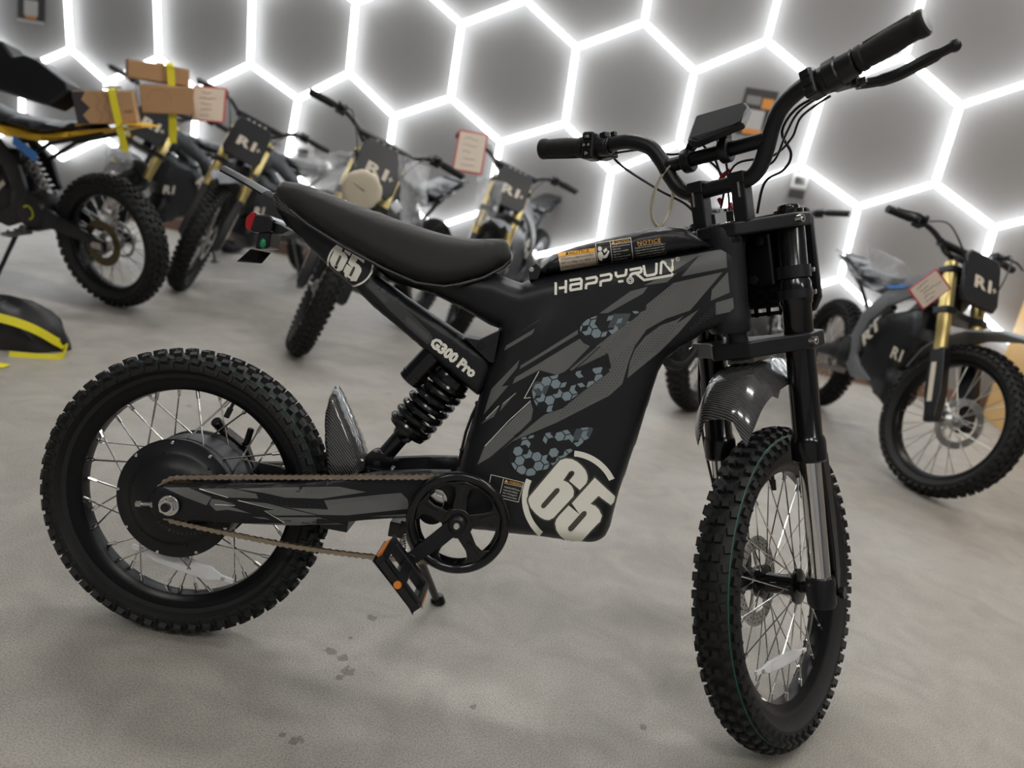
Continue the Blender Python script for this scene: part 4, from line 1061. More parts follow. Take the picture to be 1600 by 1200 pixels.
build_s(m, 'switch_symbol', M_white, sw_)
# left clamp ring, brake perch and lever
p, d = barpt(.212)
build_s(MB().lathe([(.0128, -.008), (.0175, -.008), (.0175, .008), (.0128, .008)], p, d, n=20).box(p + V((.0, 0, .022)), (.018, .014, .012)).box(p + V((.004, -.018, .020)), (.012, .010, .010)), 'mirror_clamp', M_plastic, bevel=.002)
def lever(s, name):
    p, d = barpt(s * .225)
    m = MB().lathe([(.0128, -.016), (.0185, -.016), (.0185, .016), (.0128, .016)], p, d, n=20).box(p + V((.022, 0, -.012)), (.034, .030, .022)).box(p + V((.034, s * .012, -.014)), (.022, .020, .016))
    per = build_s(m, 'lever_perch', M_plastic, bevel=.003)
    dz = 0 if s < 0 else .030
    a = p + V((.040, s * .015, -.018 + dz)); pts = [a, a + V((.014, s * .028, -.002)), a + V((.018, s * .06, .0)), a + V((.008, s * .098, .006)), a + V((.004, s * .130, .012)), a + V((.006, s * .138, .014))]
    lv_ = MB().tube(smoothcurve(pts, 5), [.0085] * 6 + [.0100] * 12 + [.0075] * 8, 8); lv_.v = lv_.v
    q = pts[-1]; lv_.sphere(q, .0100, 10)
    build_s(lv_, name, M_black, per)
    build_s(MB().cyl(a + V((0, s * .004, -.008)), a + V((0, s * .004, .008)), .004, n=10).box(a + V((-.004, s * .012, 0)), (.010, .010, .012)), 'lever_pivot', M_chrome, per)
lever(-1, 'brake_lever'); lever(1, 'brake_lever')
# right throttle housing and switch
p, d = barpt(-.222); e_ = V((-1, 0, .1)); e_ = (e_ - d * e_.dot(d)).normalized(); g_ = d.cross(e_); Rp = Matrix((d, e_, g_)).transposed()
m = MB().lathe([(.0142, -.030), (.021, -.030), (.022, -.012), (.0255, -.010), (.0255, .008), (.0225, .010), (.0212, .034), (.018, .036)], p, d, n=28)
build_s(m, 'throttle_housing', M_plastic)
p2, d2 = barpt(-.190); sw2 = build_s(MB().box(p2 + e_ * .008, (.022, .040, .046), Rp), 'switch_pod', M_plastic, bevel=.005)
m = MB()
for zz in (.0145, 0, -.0145): m.box(p2 + e_ * .0290 + g_ * zz, (.016, .004, .0125), Rp)
build_s(m, 'switch_button', M_plastic, sw2, bevel=.001)
# display on the crossbar
Pd = [sat(u, v, o=oo) for (u, v, oo) in ((1073, 218, -.055), (1086, 181, .012), (1165, 158, .012), (1171, 167, .004), (1160, 190, -.05), (1087, 222, -.055))]
nd = (Pd[1] - Pd[0]).cross(Pd[4] - Pd[0]).normalized()
if nd.z < 0: nd = -nd
dp = build_s(MB().prism([p - nd * .014 for p in Pd], nd * .013), 'display', M_plastic, bevel=.003)
cc = sum(Pd, V()) / len(Pd)
build_s(MB().prism([cc.lerp(p, .90) for p in Pd], nd * .0012), 'display_glass', M_glass, dp)
for l in (.052, -.022):
    m = MB().lathe([(.0130, -.009), (.0215, -.009), (.0225, -.006), (.0225, .006), (.0215, .009), (.0130, .009)], (0, l, .146), (0, 1, 0), n=24)
    m.prism([V((-.006, l - .008, .160)), V((.012, l - .008, .160)), cc - nd * .012 + V((.022, (l - cc.y) * .55 - .012, 0)), cc - nd * .012 + V((-.020, (l - cc.y) * .55 - .012, 0))], (0, .016, 0))
    build_s(m, 'display_clamp', M_plastic, bevel=.002)
# headlight mask / number plate and electronics box between the legs
mk = [(-.105, .030), (-.112, .010), (-.112, -.14), (-.098, -.165), (-.06, -.168), (-.04, -.15), (.04, -.15), (.06, -.168), (.098, -.165), (.112, -.14), (.112, .010), (.105, .030)]
build_s(MB().prism([V((.136 - .05 * abs(b) ** 1.0, b, c)) for b, c in mk], (.016, 0, 0)), 'headlight_mask', M_plastic, bevel=.005)
bx = MB().box((.082, 0, -.055), (.050, .120, .10)); ebox = build_s(bx, 'controller_box', M_gloss, bevel=.006)
m = MB()
for q in ((-.04, -.02), (.0, -.06), (.04, -.02), (-.02, -.09)): m.lathe([(.0001, -.003), (.008, -.002), (.009, 0)], (.0565, q[0], q[1]), (1, 0, 0), n=14)
build_s(m, 'controller_boss', M_plastic, ebox)
m = MB()     # perforated lower bracket: lattice of bars with open holes
for k in range(6): m.box((.070, -.060 + k * .024, -.135), (.004, .007, .052))
for k in range(3): m.box((.070, 0, -.112 - k * .022), (.004, .128, .007))
build_s(m, 'perforated_bracket', M_gloss)
# carbon front fender under the lower clamp
fl_ = [(1103, 632), (1096, 600), (1110, 580), (1122, 560), (1205, 552), (1203, 575), (1155, 630), (1143, 634)]
Pf = [(-.115, -.315), (-.10, -.290), (-.06, -.255), (.0, -.240), (.09, -.238), (.17, -.262), (.25, -.30)]
m = MB(); rows = []
for (oo, uu), hw in zip(Pf, (.045, .055, .062, .066, .064, .056, .040)):
    rows.append([V((oo, t * hw, uu - (.045 * max(0, abs(t) - .55) / .45 + .004 * t * t))) for t in (-1, -.8, -.6, -.3, 0, .3, .6, .8, 1)])
m = sheet([[V(p) for p in r] for r in zip(*[smoothcurve(c, 4) for c in zip(*rows)])], .003)
fen = build_s(m, 'front_fender', M_carbon, smooth=40)
build_s(MB().box((.05, 0, -.232), (.10, .05, .016)), 'fender_mount', M_carbon, bevel=.003)
# horn / loom between frame and left leg
build_s(MB().tube(smoothcurve([sat(u, v, l=.05) for u, v in ((1085, 548), (1075, 562), (1060, 572), (1042, 566))], 6), .008, 10), 'ribbed_loom', M_rubber)
# cables
def cable(name, pts, r=.0024, mt=None): return build_s(MB().tube(smoothcurve(pts, 8), r, 7), name, mt or M_plastic)
cable('brake_hose', [V((.03, .235, .205)), sat(975, 262, o=.02), sat(1030, 297, o=.03), sat(1075, 322, o=.04), V((.05, .06, .02))], .0026)
cable('switch_cable', [V((.01, .21, .20)), V((.02, .14, .19)), V((.02, .10, .17)), V((.02, .04, .155)), V((.03, .0, .10)), V((.03, .0, .03))], .0022)
cable('brake_hose', [V((.034, -.215, .20)), sat(1250, 165, o=.03), sat(1222, 205, o=.03), sat(1236, 240, o=.05), sat(1225, 265, o=.06), sat(1195, 285, o=.06), V((.06, -.04, .03))], .0026)
cable('throttle_cable', [V((.016, -.195, .195)), V((.018, -.150, .180)), V((.016, -.125, .15)), V((.014, -.10, .11)), V((.03, -.06, .10)), V((.03, -.02, .05))], .0022)
cable('throttle_cable', [V((.022, -.20, .190)), V((.026, -.150, .172)), V((.022, -.130, .14)), V((.03, -.09, .12)), V((.03, -.02, .12)), V((.02, .01, .05))], .0022)
cable('display_cable', [cc - nd * .013 + V((0, .02, 0)), V((.016, .03, .175)), V((.02, .01, .14)), V((.02, .0, .09))], .0022)
cable('display_cable', [cc - nd * .013 + V((0, -.01, 0)), V((.016, -.0, .175)), V((.02, -.01, .14)), V((.02, -.01, .09))], .0022)
cable('fork_hose', [V((.07, .112, -.20)), V((.045, .115, -.30)), V((.04, .115, -.40)), V((.03, .10, -.50)), V((-.01, .07, -.62))], .0026)
for a, b in (((1118, 291), (1140, 264)), ((1176, 258), (1185, 268)), ((1123, 310), (1127, 320)), ((1140, 318), (1154, 337)), ((1076, 312), (1083, 318))):
    p, q = sat(*a, o=.022), sat(*b, o=.022); dd_ = (q - p).normalized()
    build_s(MB().tube([p, p.lerp(q, .5) + V((0, 0, .002)), q], [.0035, .0045, .003], 8), 'red_cable_tag', M_redtape)
# zip tie hanging from the bar in a long loop
zt = [(1047, 258), (1040, 266), (1032, 278), (1023, 298), (1018, 318), (1018, 336), (1022, 348), (1030, 355), (1038, 347), (1046, 330), (1050, 312), (1052, 296), (1051, 275)]
zp = smoothcurve([sat(u, v, o=-.012 + (.014 if i > 8 else 0)) for i, (u, v) in enumerate(zt)], 6)
m = MB()
for i in range(len(zp) - 1):
    a, b = zp[i], zp[i + 1]; t = (b - a).normalized(); w_ = V((.35, .95, 0)).cross(t).normalized() * .0008; l_ = t.cross(w_).normalized() * .0038
    m.prism([a - l_ - w_, a + l_ - w_, b + l_ - w_, b - l_ - w_], w_ * 2)
build_s(m, 'cable_tie', M_ziptie, smooth=60)
# ------------------------------------------------------------------ off-road motorbikes parked behind
M_gold = mat('gold_anodised_fork', lin(214, 194, 130), .34, .85)
M_mblack = mat('black_moto_plastic', (.009, .0095, .012), .34, spec=.45, rvar=.08, vscale=15)
M_mgrey = mat('grey_moto_plastic', (.16, .165, .18), .4, var=.1, vscale=10)
M_myellow = mat('yellow_moto_plastic', lin(226, 178, 48), .38, var=.12, vscale=9)
M_mblue = mat('blue_moto_decal', lin(70, 130, 210), .4)
M_sign = mat('pale_lettering', lin(205, 196, 180), .5)
M_card = mat('cream_price_card', lin(214, 200, 184), .6, var=.04, vscale=6)
M_cardred = mat('red_card_border', lin(190, 58, 60), .5)
M_pen = mat('grey_pen_marks', lin(120, 112, 106), .6)
M_film = mat('clear_plastic_film', (.75, .77, .8), .15, spec=.8, alpha=.22)
M_foam = mat('cream_foam_wrap', lin(196, 186, 164), .6, bump=.4, bscale=25)
M_alum = mat('cast_aluminium', (.42, .42, .42), .35, 1.)
_mt, _mg = tyre(.330, .044, .262, .026, 54, .012); ME_FT = _mt.mesh('tyre'); 
_mt, _mg = tyre(.322, .054, .245, .032, 48, .013); ME_RT = _mt.mesh('tyre')
ME_FR = rim(.262, .238, .026).mesh('rim'); ME_RR = rim(.245, .220, .032).mesh('rim')
for me_, mm in ((ME_FT, M_rubber), (ME_RT, M_rubber), (ME_FR, M_rim), (ME_RR, M_rim)): me_.materials.append(mm)
SPK = {}
def simple_spokes(parent, n, rh, yh, ri, key):
    if key not in SPK:
        for s in (-1, 1):
            for c in (-1, 1):
                SPK[(key, s, c)] = MB().tube([V((rh, s * yh, 0)), V((ri * math.cos(c * .42), s * .006, ri * math.sin(c * .42)))], .0019, 5).mesh('spoke')
        SPK[key] = 1
    for i in range(n):
        o = obj('spoke', SPK[(key, -1 if i % 2 else 1, 1 if (i // 2) % 2 else -1)], M_steel, parent); o.rotation_euler = (0, -2 * pi * i / n, 0)
def plain_text(name, txt, M, w, h, m, parent, depth=.0015, bold=.0):
    """flat raised lettering: M places it, text spans w wide and h tall, centred"""
    cu = bpy.data.curves.new('lettering', 'FONT'); cu.body = txt; cu.resolution_u = 3; cu.offset = bold
    ob_ = bpy.data.objects.new('lettering', cu); COL.objects.link(ob_); dg = bpy.context.evaluated_depsgraph_get(); ev = ob_.evaluated_get(dg); me = ev.to_mesh()
    vs = [v.co.copy() for v in me.vertices]; fs = [tuple(p.vertices) for p in me.polygons]; ev.to_mesh_clear(); bpy.data.objects.remove(ob_); bpy.data.curves.remove(cu)
    x0, x1 = min(v.x for v in vs), max(v.x for v in vs); y0, y1 = min(v.y for v in vs), max(v.y for v in vs)
    mb = MB().add([M @ V((((v.x - x0) / (x1 - x0) - .5) * w, ((v.y - y0) / (y1 - y0) - .5) * h, depth)) for v in vs], fs)
    return mb.build(name, m, parent)
def moto(name, label, pos, head, lean, steer, trim, side_decal=None, group='parked off-road motorbikes', seatm=None, film=False):
    RHO_ = .43
    M = Matrix.Translation(pos) @ Matrix.Rotation(head, 4, 'Z') @ Matrix.Rotation(-lean, 4, 'X')
    root = empty(name, label, 'motorbike', M, group)
    def Q(m): return m.xf(lambda p: V((p.x, p.y, p.z if p.z < .36 else .36 + (p.z - .36) * .87)))
    # rear wheel
    rw = obj('rear_tyre', ME_RT, None, root, loc=(0, 0, .322)); rm = obj('rear_rim', ME_RR, None, root, loc=(0, 0, .322)); simple_spokes(rm, 32, .04, .03, .222, 'r')
    MB().lathe([(.001, -.05), (.03, -.05), (.045, -.035), (.03, -.03), (.028, .03), (.045, .035), (.03, .05), (.001, .05)], (0, 0, .322), n=24).build('rear_hub', M_alum, root)
    m = MB(); annulus(m, .07, .11, .052, .003, 40); m.xf(lambda p: p + V((0, 0, .322))); m.build('rear_brake_disc', M_bronze, root)
    m = MB(); annulus(m, .075, .09, -.054, .004, 40); m.xf(lambda p: p + V((0, 0, .322))); m.build('rear_sprocket', M_steel, root)
    # swingarm
    ar = [(-.05, .345), (-.05, .30), (.10, .325), (.30, .345), (.46, .33), (.50, .37), (.46, .43), (.30, .435), (.12, .385)]
    m = pillow(ar, .014, .009, .012, .05, -.085); f2 = pillow(ar, .014, .009, .012, .05, .085); m.add(f2.v, f2.f); m.box((.38, 0, .39), (.06, .16, .06)).build('swingarm', M_mblack, root, smooth=45)
    m = MB().box((-.02, -.10, .322), (.05, .012, .03)).box((-.02, .10, .322), (.05, .012, .03)).cyl((0, -.11, .322), (0, .11, .322), .012, n=12); m.build('rear_axle', M_steel, root)
    # body: spar loop, battery box, motor
    spar = [(1.00, .90), (.93, .98), (.80, .93), (.58, .80), (.44, .66), (.40, .50), (.46, .34), (.56, .30), (.74, .33), (.60, .37), (.52, .42), (.50, .52), (.54, .63), (.66, .74), (.86, .84), (.94, .80)]
    m = pillow(spar, .012, .008, .010, .05, -.090); f2 = pillow(spar, .012, .008, .010, .05, .090); m.add(f2.v, f2.f)
    m.box((.95, 0, .90), (.07, .19, .12), Matrix.Rotation(RHO_, 3, 'Y')).box((.46, 0, .42), (.06, .18, .10)); Q(m).build('frame_spar', M_mgrey if trim is M_mblue else M_mblack, root, smooth=45)
    bat = pillow([(.93, .80), (.62, .70), (.52, .58), (.52, .40), (.62, .31), (.86, .25), (.93, .33), (.88, .44), (1.00, .62)], .082, .05, .03, .04); bo = Q(bat).build('battery_case', M_mblack, root, smooth=50)
    for s in (-1, 1):
        Rt = Matrix((V((1, 0, 0)) * -s, V((0, 0, 1)), V((0, s, 0)))).transposed() if s > 0 else Matrix((V((1, 0, 0)), V((0, 0, 1)), V((0, -1, 0)))).transposed()
        T = Matrix.Translation((.88, s * .0835, .50)) @ Rt.to_4x4(); plain_text('side_lettering', 'R1', T, .10, .055, M_sign, bo, .001, .03)
        T = Matrix.Translation((.60, s * .1035, .54)) @ Rt.to_4x4() @ Matrix.Rotation(.9 * -s, 4, 'Z'); plain_text('side_lettering', 'R1', T, .13, .075, M_sign, bo, .001, .03)
    m = MB().lathe([(.001, -.105), (.05, -.105), (.085, -.10), (.095, -.085), (.095, .085), (.085, .10), (.05, .105), (.001, .105)], (.40, 0, .40), n=36).build('motor', M_mblack, root)
    if trim is M_myellow:
        c_ = MB(); 
        for i in range(9):
            a, b = .7 + i * .5, .7 + (i + .85) * .5
            if i > 7: break
            c_.prism([V((.40 + r * math.cos(t), .106, .40 + r * math.sin(t))) for r, t in ((.028, a), (.036, a), (.036, b), (.028, b))], (0, .002, 0))
        c_.build('motor_ring_mark', mat('lime_mark', lin(200, 205, 60), .4), m)
    # shock
    a_, b_ = V((.52, 0, .69)), V((.34, 0, .43)); d_ = (b_ - a_).normalized(); e_ = d_.orthogonal().normalized(); g_ = d_.cross(e_)
    hel = [a_ + d_ * (.05 + .2 * i / 110) + (e_ * math.cos(i * .4) + g_ * math.sin(i * .4)) * .034 for i in range(111)]
    sh_ = MB().cyl(a_, b_, .016, n=14).cyl(a_, a_ + d_ * .10, .024, n=16).build('shock_body', M_alum, root); MB().tube(hel, .006, 7).build('coil_spring', M_alum, sh_)
    # seat, tank panel, rear fender
    st = pillow([(.90, .965), (.97, .93), (.80, .885), (.55, .84), (.30, .835), (.02, .90), (-.02, .925), (.05, .945), (.30, .905), (.50, .90), (.70, .935)], lambda x, z: .060 + .035 * math.exp(-((x - .35) / .3) ** 2), .03, .022, .03)
    Q(st).build('seat', seatm or M_mblack, root, smooth=60)
    tp = pillow([(1.02, .94), (.99, .84), (.76, .82), (.50, .79), (.30, .80), (.10, .86), (-.16, .945), (-.17, .955), (.04, .905), (.30, .838), (.56, .842), (.80, .888), (.95, .93)], lambda x, z: .085 + .02 * math.exp(-((x - .45) / .3) ** 2), .07, .015, .04)
    tpo = Q(tp).build('side_panel', trim if trim is not M_mblue else M_mgrey, root, smooth=60)
    if trim is M_mblue:
        for s in (-1, 1): Q(MB().prism([V((x, s * .108, z)) for x, z in ((.62, .850), (.80, .880), (.78, .862), (.62, .832))], (0, s * .002, 0))).build('blue_stripe', M_mblue, tpo)
    rf_ = MB()
    for i in range(8):
        t0, t1 = i / 8, (i + 1) / 8; f = lambda t: V((.08 - .36 * t, 0, .925 + .055 * t + .03 * math.sin(pi * t) * .5)); w0, w1 = .075 * (1 - .35 * t0), .075 * (1 - .35 * t1)
        p, q = f(t0), f(t1); rf_.prism([p + V((0, -w0, 0)), p + V((0, w0, 0)), q + V((0, w1, 0)), q + V((0, -w1, 0))], (0, 0, -.008))
    Q(rf_).build('rear_fender', trim if trim is M_myellow else M_mblack, root)
    # subframe rails
    for s in (-1, 1): Q(MB().tube([V((.52, s * .07, .62)), V((.25, s * .07, .80)), V((-.05, s * .05, .90))], .011, 8)).build('subframe_rail', M_mblack, root)
    # footpegs, kickstand
    for s in (-1, 1):
        m = MB().box((.43, s * .16, .30), (.055, .11, .014)).box((.43, s * .10, .305), (.03, .04, .03))
        for i in range(5): m.box((.405 + (i % 2) * .05, s * (.12 + .02 * i), .311), (.006, .01, .012))
        m.build('footpeg', M_alum, root)
    lean_z = -.20 * math.tan(lean)
    kf = V((.50, .26, .26 * math.tan(-lean) + .004)); kf.z = kf.y * math.tan(lean) + .006
    m = MB().tube([V((.47, .085, .32)), V((.48, .12, .28)), kf], [.012, .011, .009], 10); ksm = m.build('kickstand', M_mblack, root)
    MB().box(kf + V((.01, .005, 0)), (.05, .035, .010)).build('kickstand_foot', M_mblack, ksm)
    # ---- steering
    H0 = V((.985, 0, .875)); AD = V((math.sin(RHO_), 0, -math.cos(RHO_))); FW = V((math.cos(RHO_), 0, math.sin(RHO_)))
    F_ = FW * math.cos(steer) + V((0, 1, 0)) * math.sin(steer); L_ = -FW * math.sin(steer) + V((0, 1, 0)) * math.cos(steer); S_m = Matrix((F_, L_, -AD)).transposed()
    def B(m, nm, mt, par=root, **k): return m.xf(lambda p: H0 + S_m @ p).build(nm, mt, par, **k)
    wc = V((.045, 0, -.70)); lift = 0
    wl_ = Matrix.Translation(H0 + S_m @ wc) @ S_m.to_4x4()
    # keep the front wheel on the ground
    low = min((M @ wl_ @ V((.330 * math.cos(t), 0, .330 * math.sin(t)))).z for t in np.linspace(0, 2 * pi, 60))
    wc = wc - V((0, 0, low / math.cos(RHO_))) * 1.0; wl_ = Matrix.Translation(H0 + S_m @ wc) @ S_m.to_4x4(); zw = wc.z
    o = obj('front_tyre', ME_FT, None, root); o.matrix_local = wl_; o = obj('front_rim', ME_FR, None, root); o.matrix_local = wl_; simple_spokes(o, 32, .03, .03, .240, 'f')
    m = MB().lathe([(.001, -.05), (.02, -.05), (.034, -.034), (.02, -.028), (.018, .028), (.034, .034), (.02, .05), (.001, .05)], wc, (0, 1, 0), n=20); B(m, 'front_hub', M_alum)
    m = MB(); annulus(m, .08, .11, .052, .003, 40); m.xf(lambda p: p + wc); B(m, 'front_brake_disc', M_steel)
    B(MB().cyl(wc + V((0, -.115, 0)), wc + V((0, .115, 0)), .010, n=12), 'front_axle', M_steel)
    for s in (-1, 1):
        y = s * .098; o0 = .035
        B(MB().lathe([(.001, 0), (.018, 0), (.020, .004), (.0275, .006), (.0275, .14), (.0285, .142), (.0285, .30), (.0265, .305), (.0265, .40), (.001, .40)], V((o0, y, .055)), (0, 0, -1), n=24), 'fork_outer_tube', M_gold)
        B(MB().cyl(V((o0, y, -.33)), V((o0, y, zw + .05)), .0215, n=18), 'fork_stanchion', M_chrome)
        gp = [V((o0 - .03, y - .024, -.335)), V((o0 + .035, y - .024, -.335)), V((o0 + .045, y - .024, zw + .10)), V((o0 + .03, y - .024, zw - .02)), V((o0 - .02, y - .024, zw - .02)), V((o0 - .035, y - .024, zw + .10))]
        fg = B(MB().prism(gp, (0, .048, 0)).box(V((o0, y, zw)), (.06, .036, .06)), 'fork_guard', M_mblack, bevel=.01, seg=3)
        B(MB().box(V((o0 - .001, y + s * .0245, (zw - .25) / 2 - .05)), (.022, .002, .17)), 'guard_decal', M_sign, fg)
    for u0, u1 in ((.0, .028), (-.185, -.155)):
        pts = [(-.035, -.04), (-.035, .04), (.0, .130), (.065, .130), (.075, .08), (.055, .04), (.055, -.04), (.075, -.08), (.065, -.130), (.0, -.130)]
        B(MB().prism([V((a, b, u0)) for a, b in pts], (0, 0, u1 - u0)), 'fork_clamp', M_mblack, bevel=.004)
    B(MB().cyl((0, 0, -.18), (0, 0, .03), .028, n=18), 'steering_stem', M_mblack)
    for s in (-1, 1): B(MB().box((.0, s * .045, .065), (.03, .03, .08)), 'bar_riser', M_mblack, bevel=.003)
    hb = [(0, 0, .105), (0, .09, .105), (.0, .15, .155), (-.01, .21, .190), (-.03, .29, .205), (-.05, .39, .210)]
    B(MB().tube(smoothcurve([V((a, -b, c)) for a, b, c in hb[::-1]] + [V(p) for p in hb[1:]], 5), .0125, 10), 'handlebar', M_mblack)
    B(MB().cyl((-.0, -.14, .142), (0, .14, .142), .02, n=12), 'bar_pad', M_mblack)
    for s in (-1, 1):
        B(MB().cyl(V((-.033, s * .29, .206)), V((-.052, s * .41, .211)), .0175, n=14), 'grip', M_rubber)
        B(MB().box((-.022, s * .252, .202), (.045, .05, .045)).cyl(V((0, s * .24, .20)), V((.03, s * .27, .20)), .012, n=8), 'control_pod', M_mblack, bevel=.006)
        B(MB().tube([V((.02, s * .25, .197)), V((.03, s * .32, .195)), V((.0, s * .41, .198))], .006, 6), 'brake_lever', M_mblack)
        B(MB().tube(smoothcurve([V((.02, s * .24, .195)), V((.09, s * .20, .17)), V((.12, s * .12, .02)), V((.08, s * .08, -.12))], 5), .0035, 6), 'brake_hose', M_mblack)
    # number plate
    pp_ = [(-.085, .10), (-.105, .07), (-.112, -.10), (-.09, -.135), (.09, -.135), (.112, -.10), (.105, .07), (.085, .10)]
    npm = B(MB().prism([V((.095, a, b)) for a, b in pp_], (.02, 0, 0)), 'number_plate', M_mblack, bevel=.006)
    T = Matrix.Translation(H0 + S_m @ V((.117, 0, -.03))) @ (S_m @ Matrix((V((0, 1, 0)), V((0, 0, 1)), V((1, 0, 0)))).transposed()).to_4x4()
    plain_text('plate_lettering', 'R1', T, .105, .055, M_sign, npm, .001, .04)
    plain_text('plate_lettering', '+', T @ Matrix.Translation((.072, -.008, 0)), .026, .026, M_sign, npm, .001, .0)
    m = MB()
    for k in range(4): m.lathe([(.0001, -.003), (.006, -.002), (.007, .002)], V((.10, -.05 + k * .033, .105)), (0, 0, -1), n=8)
    B(m, 'plate_bolts', M_alum, npm)
    # front fender
    m = MB(); rows = []
    for oo, uu, hw in ((-.16, -.36, .05), (-.08, -.29, .065), (.0, -.255, .075), (.12, -.24, .075), (.26, -.265, .07), (.38, -.315, .05), (.44, -.35, .02)):
        rows.append([V((oo, t * hw, uu - .02 * t * t)) for t in (-1, -.5, 0, .5, 1)])
    m = sheet(rows, .006)
    B(m, 'front_fender', M_mgrey, smooth=40)
    return root, (M, H0, S_m, wc)

def card(name, label, centre, right_v, up_v, w, h, group=None):
    """price card: red border, cream face with pen marks"""
    r_, u_ = V(right_v).normalized(), V(up_v); u_ = (u_ - r_ * u_.dot(r_)).normalized(); n_ = r_.cross(u_); c = V(centre)
    M = Matrix((r_, u_, n_)).transposed().to_4x4(); M.translation = c
    root = empty(name, label, 'price card', M, group)
    MB().box((0, 0, 0), (w, h, .003)).build('card_border', M_cardred, root, smooth=0)
    MB().box((0, 0, .002), (w * .90, h * .92, .0016)).build('card_face', M_card, root, smooth=0)
    m = MB(); rnd = random.Random(len(label))
    for i in range(5):
        y = h * (.32 - .16 * i); x0 = -w * .3 + rnd.random() * w * .1; x1 = x0 + w * (.25 + .35 * rnd.random()); k = 7
        m.tube([V((x0 + (x1 - x0) * t / k, y + rnd.uniform(-.004, .004), .0032)) for t in range(k + 1)], .0016, 4)
    m.build('pen_marks', M_pen, root)
    return root
# ------------------------------------------------------------------ placing the parked bikes
def zrot(dx, dy): return math.atan2(dy, dx)
def rear_from_front(fx, fy, head, wb=1.30): return (fx - wb * math.cos(head), fy - wb * math.sin(head), 0)
# right-hand bike, turned towards the viewer
hd = zrot(.02, -1.0)
b6, f6 = moto('off_road_motorbike', 'grey and black off-road motorbike with blue stripe and gold forks at the right edge', rear_from_front(1.80, 3.02, hd), hd, .05, .34, M_mblue)
hd = zrot(-.22, -.97)
b4, f4 = moto('off_road_motorbike', 'black off-road motorbike with gold forks and foam disc, directly behind the seat', rear_from_front(-1.0, 3.36, hd), hd, .11, .55, M_mblack)
hd = zrot(-.25, -.97)
b3, f3 = moto('off_road_motorbike', 'black off-road motorbike with gold forks between the cartons and the tail light', rear_from_front(-1.98, 4.22, hd), hd, .14, .50, M_mblack)
b5, f5 = moto('off_road_motorbike', 'black off-road motorbike with gold forks behind the tank, price card on its bar', rear_from_front(-.38, 4.34, hd), hd, .07, .45, M_mblack)
b2, f2_ = moto('off_road_motorbike', 'black off-road motorbike with gold forks half hidden behind the carton-laden bike', rear_from_front(-2.72, 4.55, hd), hd, .16, .45, M_mblack)
hd = zrot(.54, .84)
b7, f7 = moto('off_road_motorbike', 'dark off-road motorbike whose rear wheel shows between frame and front fork', (.93, 3.66, 0), hd, .12, .1, M_mblack)
hd = zrot(-.955, .29)
b1, f1 = moto('off_road_motorbike', 'yellow and black off-road motorbike carrying cartons on its seat at the left edge', (-2.02, 3.58, 0), hd, .14, 0., M_myellow)

tp_ = f1[0].inverted() @ (CAM0 + ray(14, 234) * (3.42 / ray(14, 234).y))
MB().box((tp_.x, .106, tp_.z), (.15, .004, .045), Matrix.Rotation(-.42, 3, 'Y')).build('blue_tape', M_mblue, b1)
# ------------------------------------------------------------------ things on and around them
def pt_y(u, v, y): r = ray(u, v); return CAM0 + r * (y / r.y)
M_kraft = mat('kraft_cardboard', lin(176, 138, 100), .75, var=.07, vscale=12, bump=.1, bscale=90)
M_kraftdark = mat('kraft_cardboard_end', lin(132, 92, 64), .75, var=.07, vscale=12)
M_print = mat('black_carton_print', lin(48, 46, 48), .7)
M_strap = mat('yellow_webbing', lin(226, 214, 36), .55, bump=.3, bscale=300)
M_tape = mat('clear_parcel_tape', lin(190, 160, 126), .3)
def carton(label, p0, p1, depth_v, h, group='cartons strapped on the seat', band=False):
    p0, p1 = V(p0), V(p1); x = p1 - p0; w = x.length; x.normalize(); y = V((0, 0, 1)).cross(x).normalized(); z = x.cross(y)
    M = Matrix((x, y, z)).transposed().to_4x4(); M.translation = p0
    root = empty('carton', label, 'carton', M, group)
    MB().box((w / 2, depth_v / 2, h / 2), (w, depth_v, h)).build('box', M_kraft, root, smooth=0, bevel=.004)
    for k, (y0, y1) in enumerate(((.003, depth_v / 2 - .002), (depth_v / 2 + .002, depth_v - .003))):
        MB().box((w / 2, (y0 + y1) / 2, h + .002), (w - .006, y1 - y0, .004)).build('flap', M_kraft, root, smooth=0)
    MB().box((w / 2, depth_v / 2, h + .0045), (w, .05, .001)).box((-.0006, depth_v / 2, h - .03), (.001, .05, .06)).box((w + .0006, depth_v / 2, h - .03), (.001, .05, .06)).build('parcel_tape', M_tape, root, smooth=0)
    if band:
        pz = [(0, 0), (.20, 0), (.11, .28), (.25, .5), (.13, .76), (.22, 1), (0, 1)]
        MB().prism([V((a * w, -.0006, b * h)) for a, b in pz], (0, -.0006, 0)).build('black_print', M_print, root, smooth=0)
        MB().box((-.0012, depth_v / 2, h / 2), (.001, depth_v * .98, h * .98)).build('black_end_print', M_print, root, smooth=0)
        for off in (.38, .52):
            MB().tube([V(((off + (.05 if i % 2 else -.03)) * w, -.0012, h * i / 4)) for i in range(5)], .0012, 4).build('zigzag_line', M_kraftdark, root)
        plain_text('carton_mark', 'ental', Matrix.Translation((w * .87, -.0008, h * .38)) @ Matrix.Rotation(pi / 2, 4, 'X'), w * .13, h * .12, M_print, root, .001)
    return root, M, w
DB = 3.30
a, b = pt_y(122, 194, DB), pt_y(216, 177, DB + .10); b.z -= (b.z - a.z) * .45; hh = (pt_y(117, 141, DB) - a).length * .95
c1, MC1, w1 = carton('large kraft carton with black zigzag print, nearest of those on the seat', a, b, .30, hh, band=True)
a2, b2_ = pt_y(222, 176, DB + .30), pt_y(305, 180, DB + .40); h2 = (pt_y(216, 131, DB + .26) - a2).length * .95
c2_, MC2, w2 = carton('lower kraft carton at the right with a faint round print', a2, b2_, .26, h2)
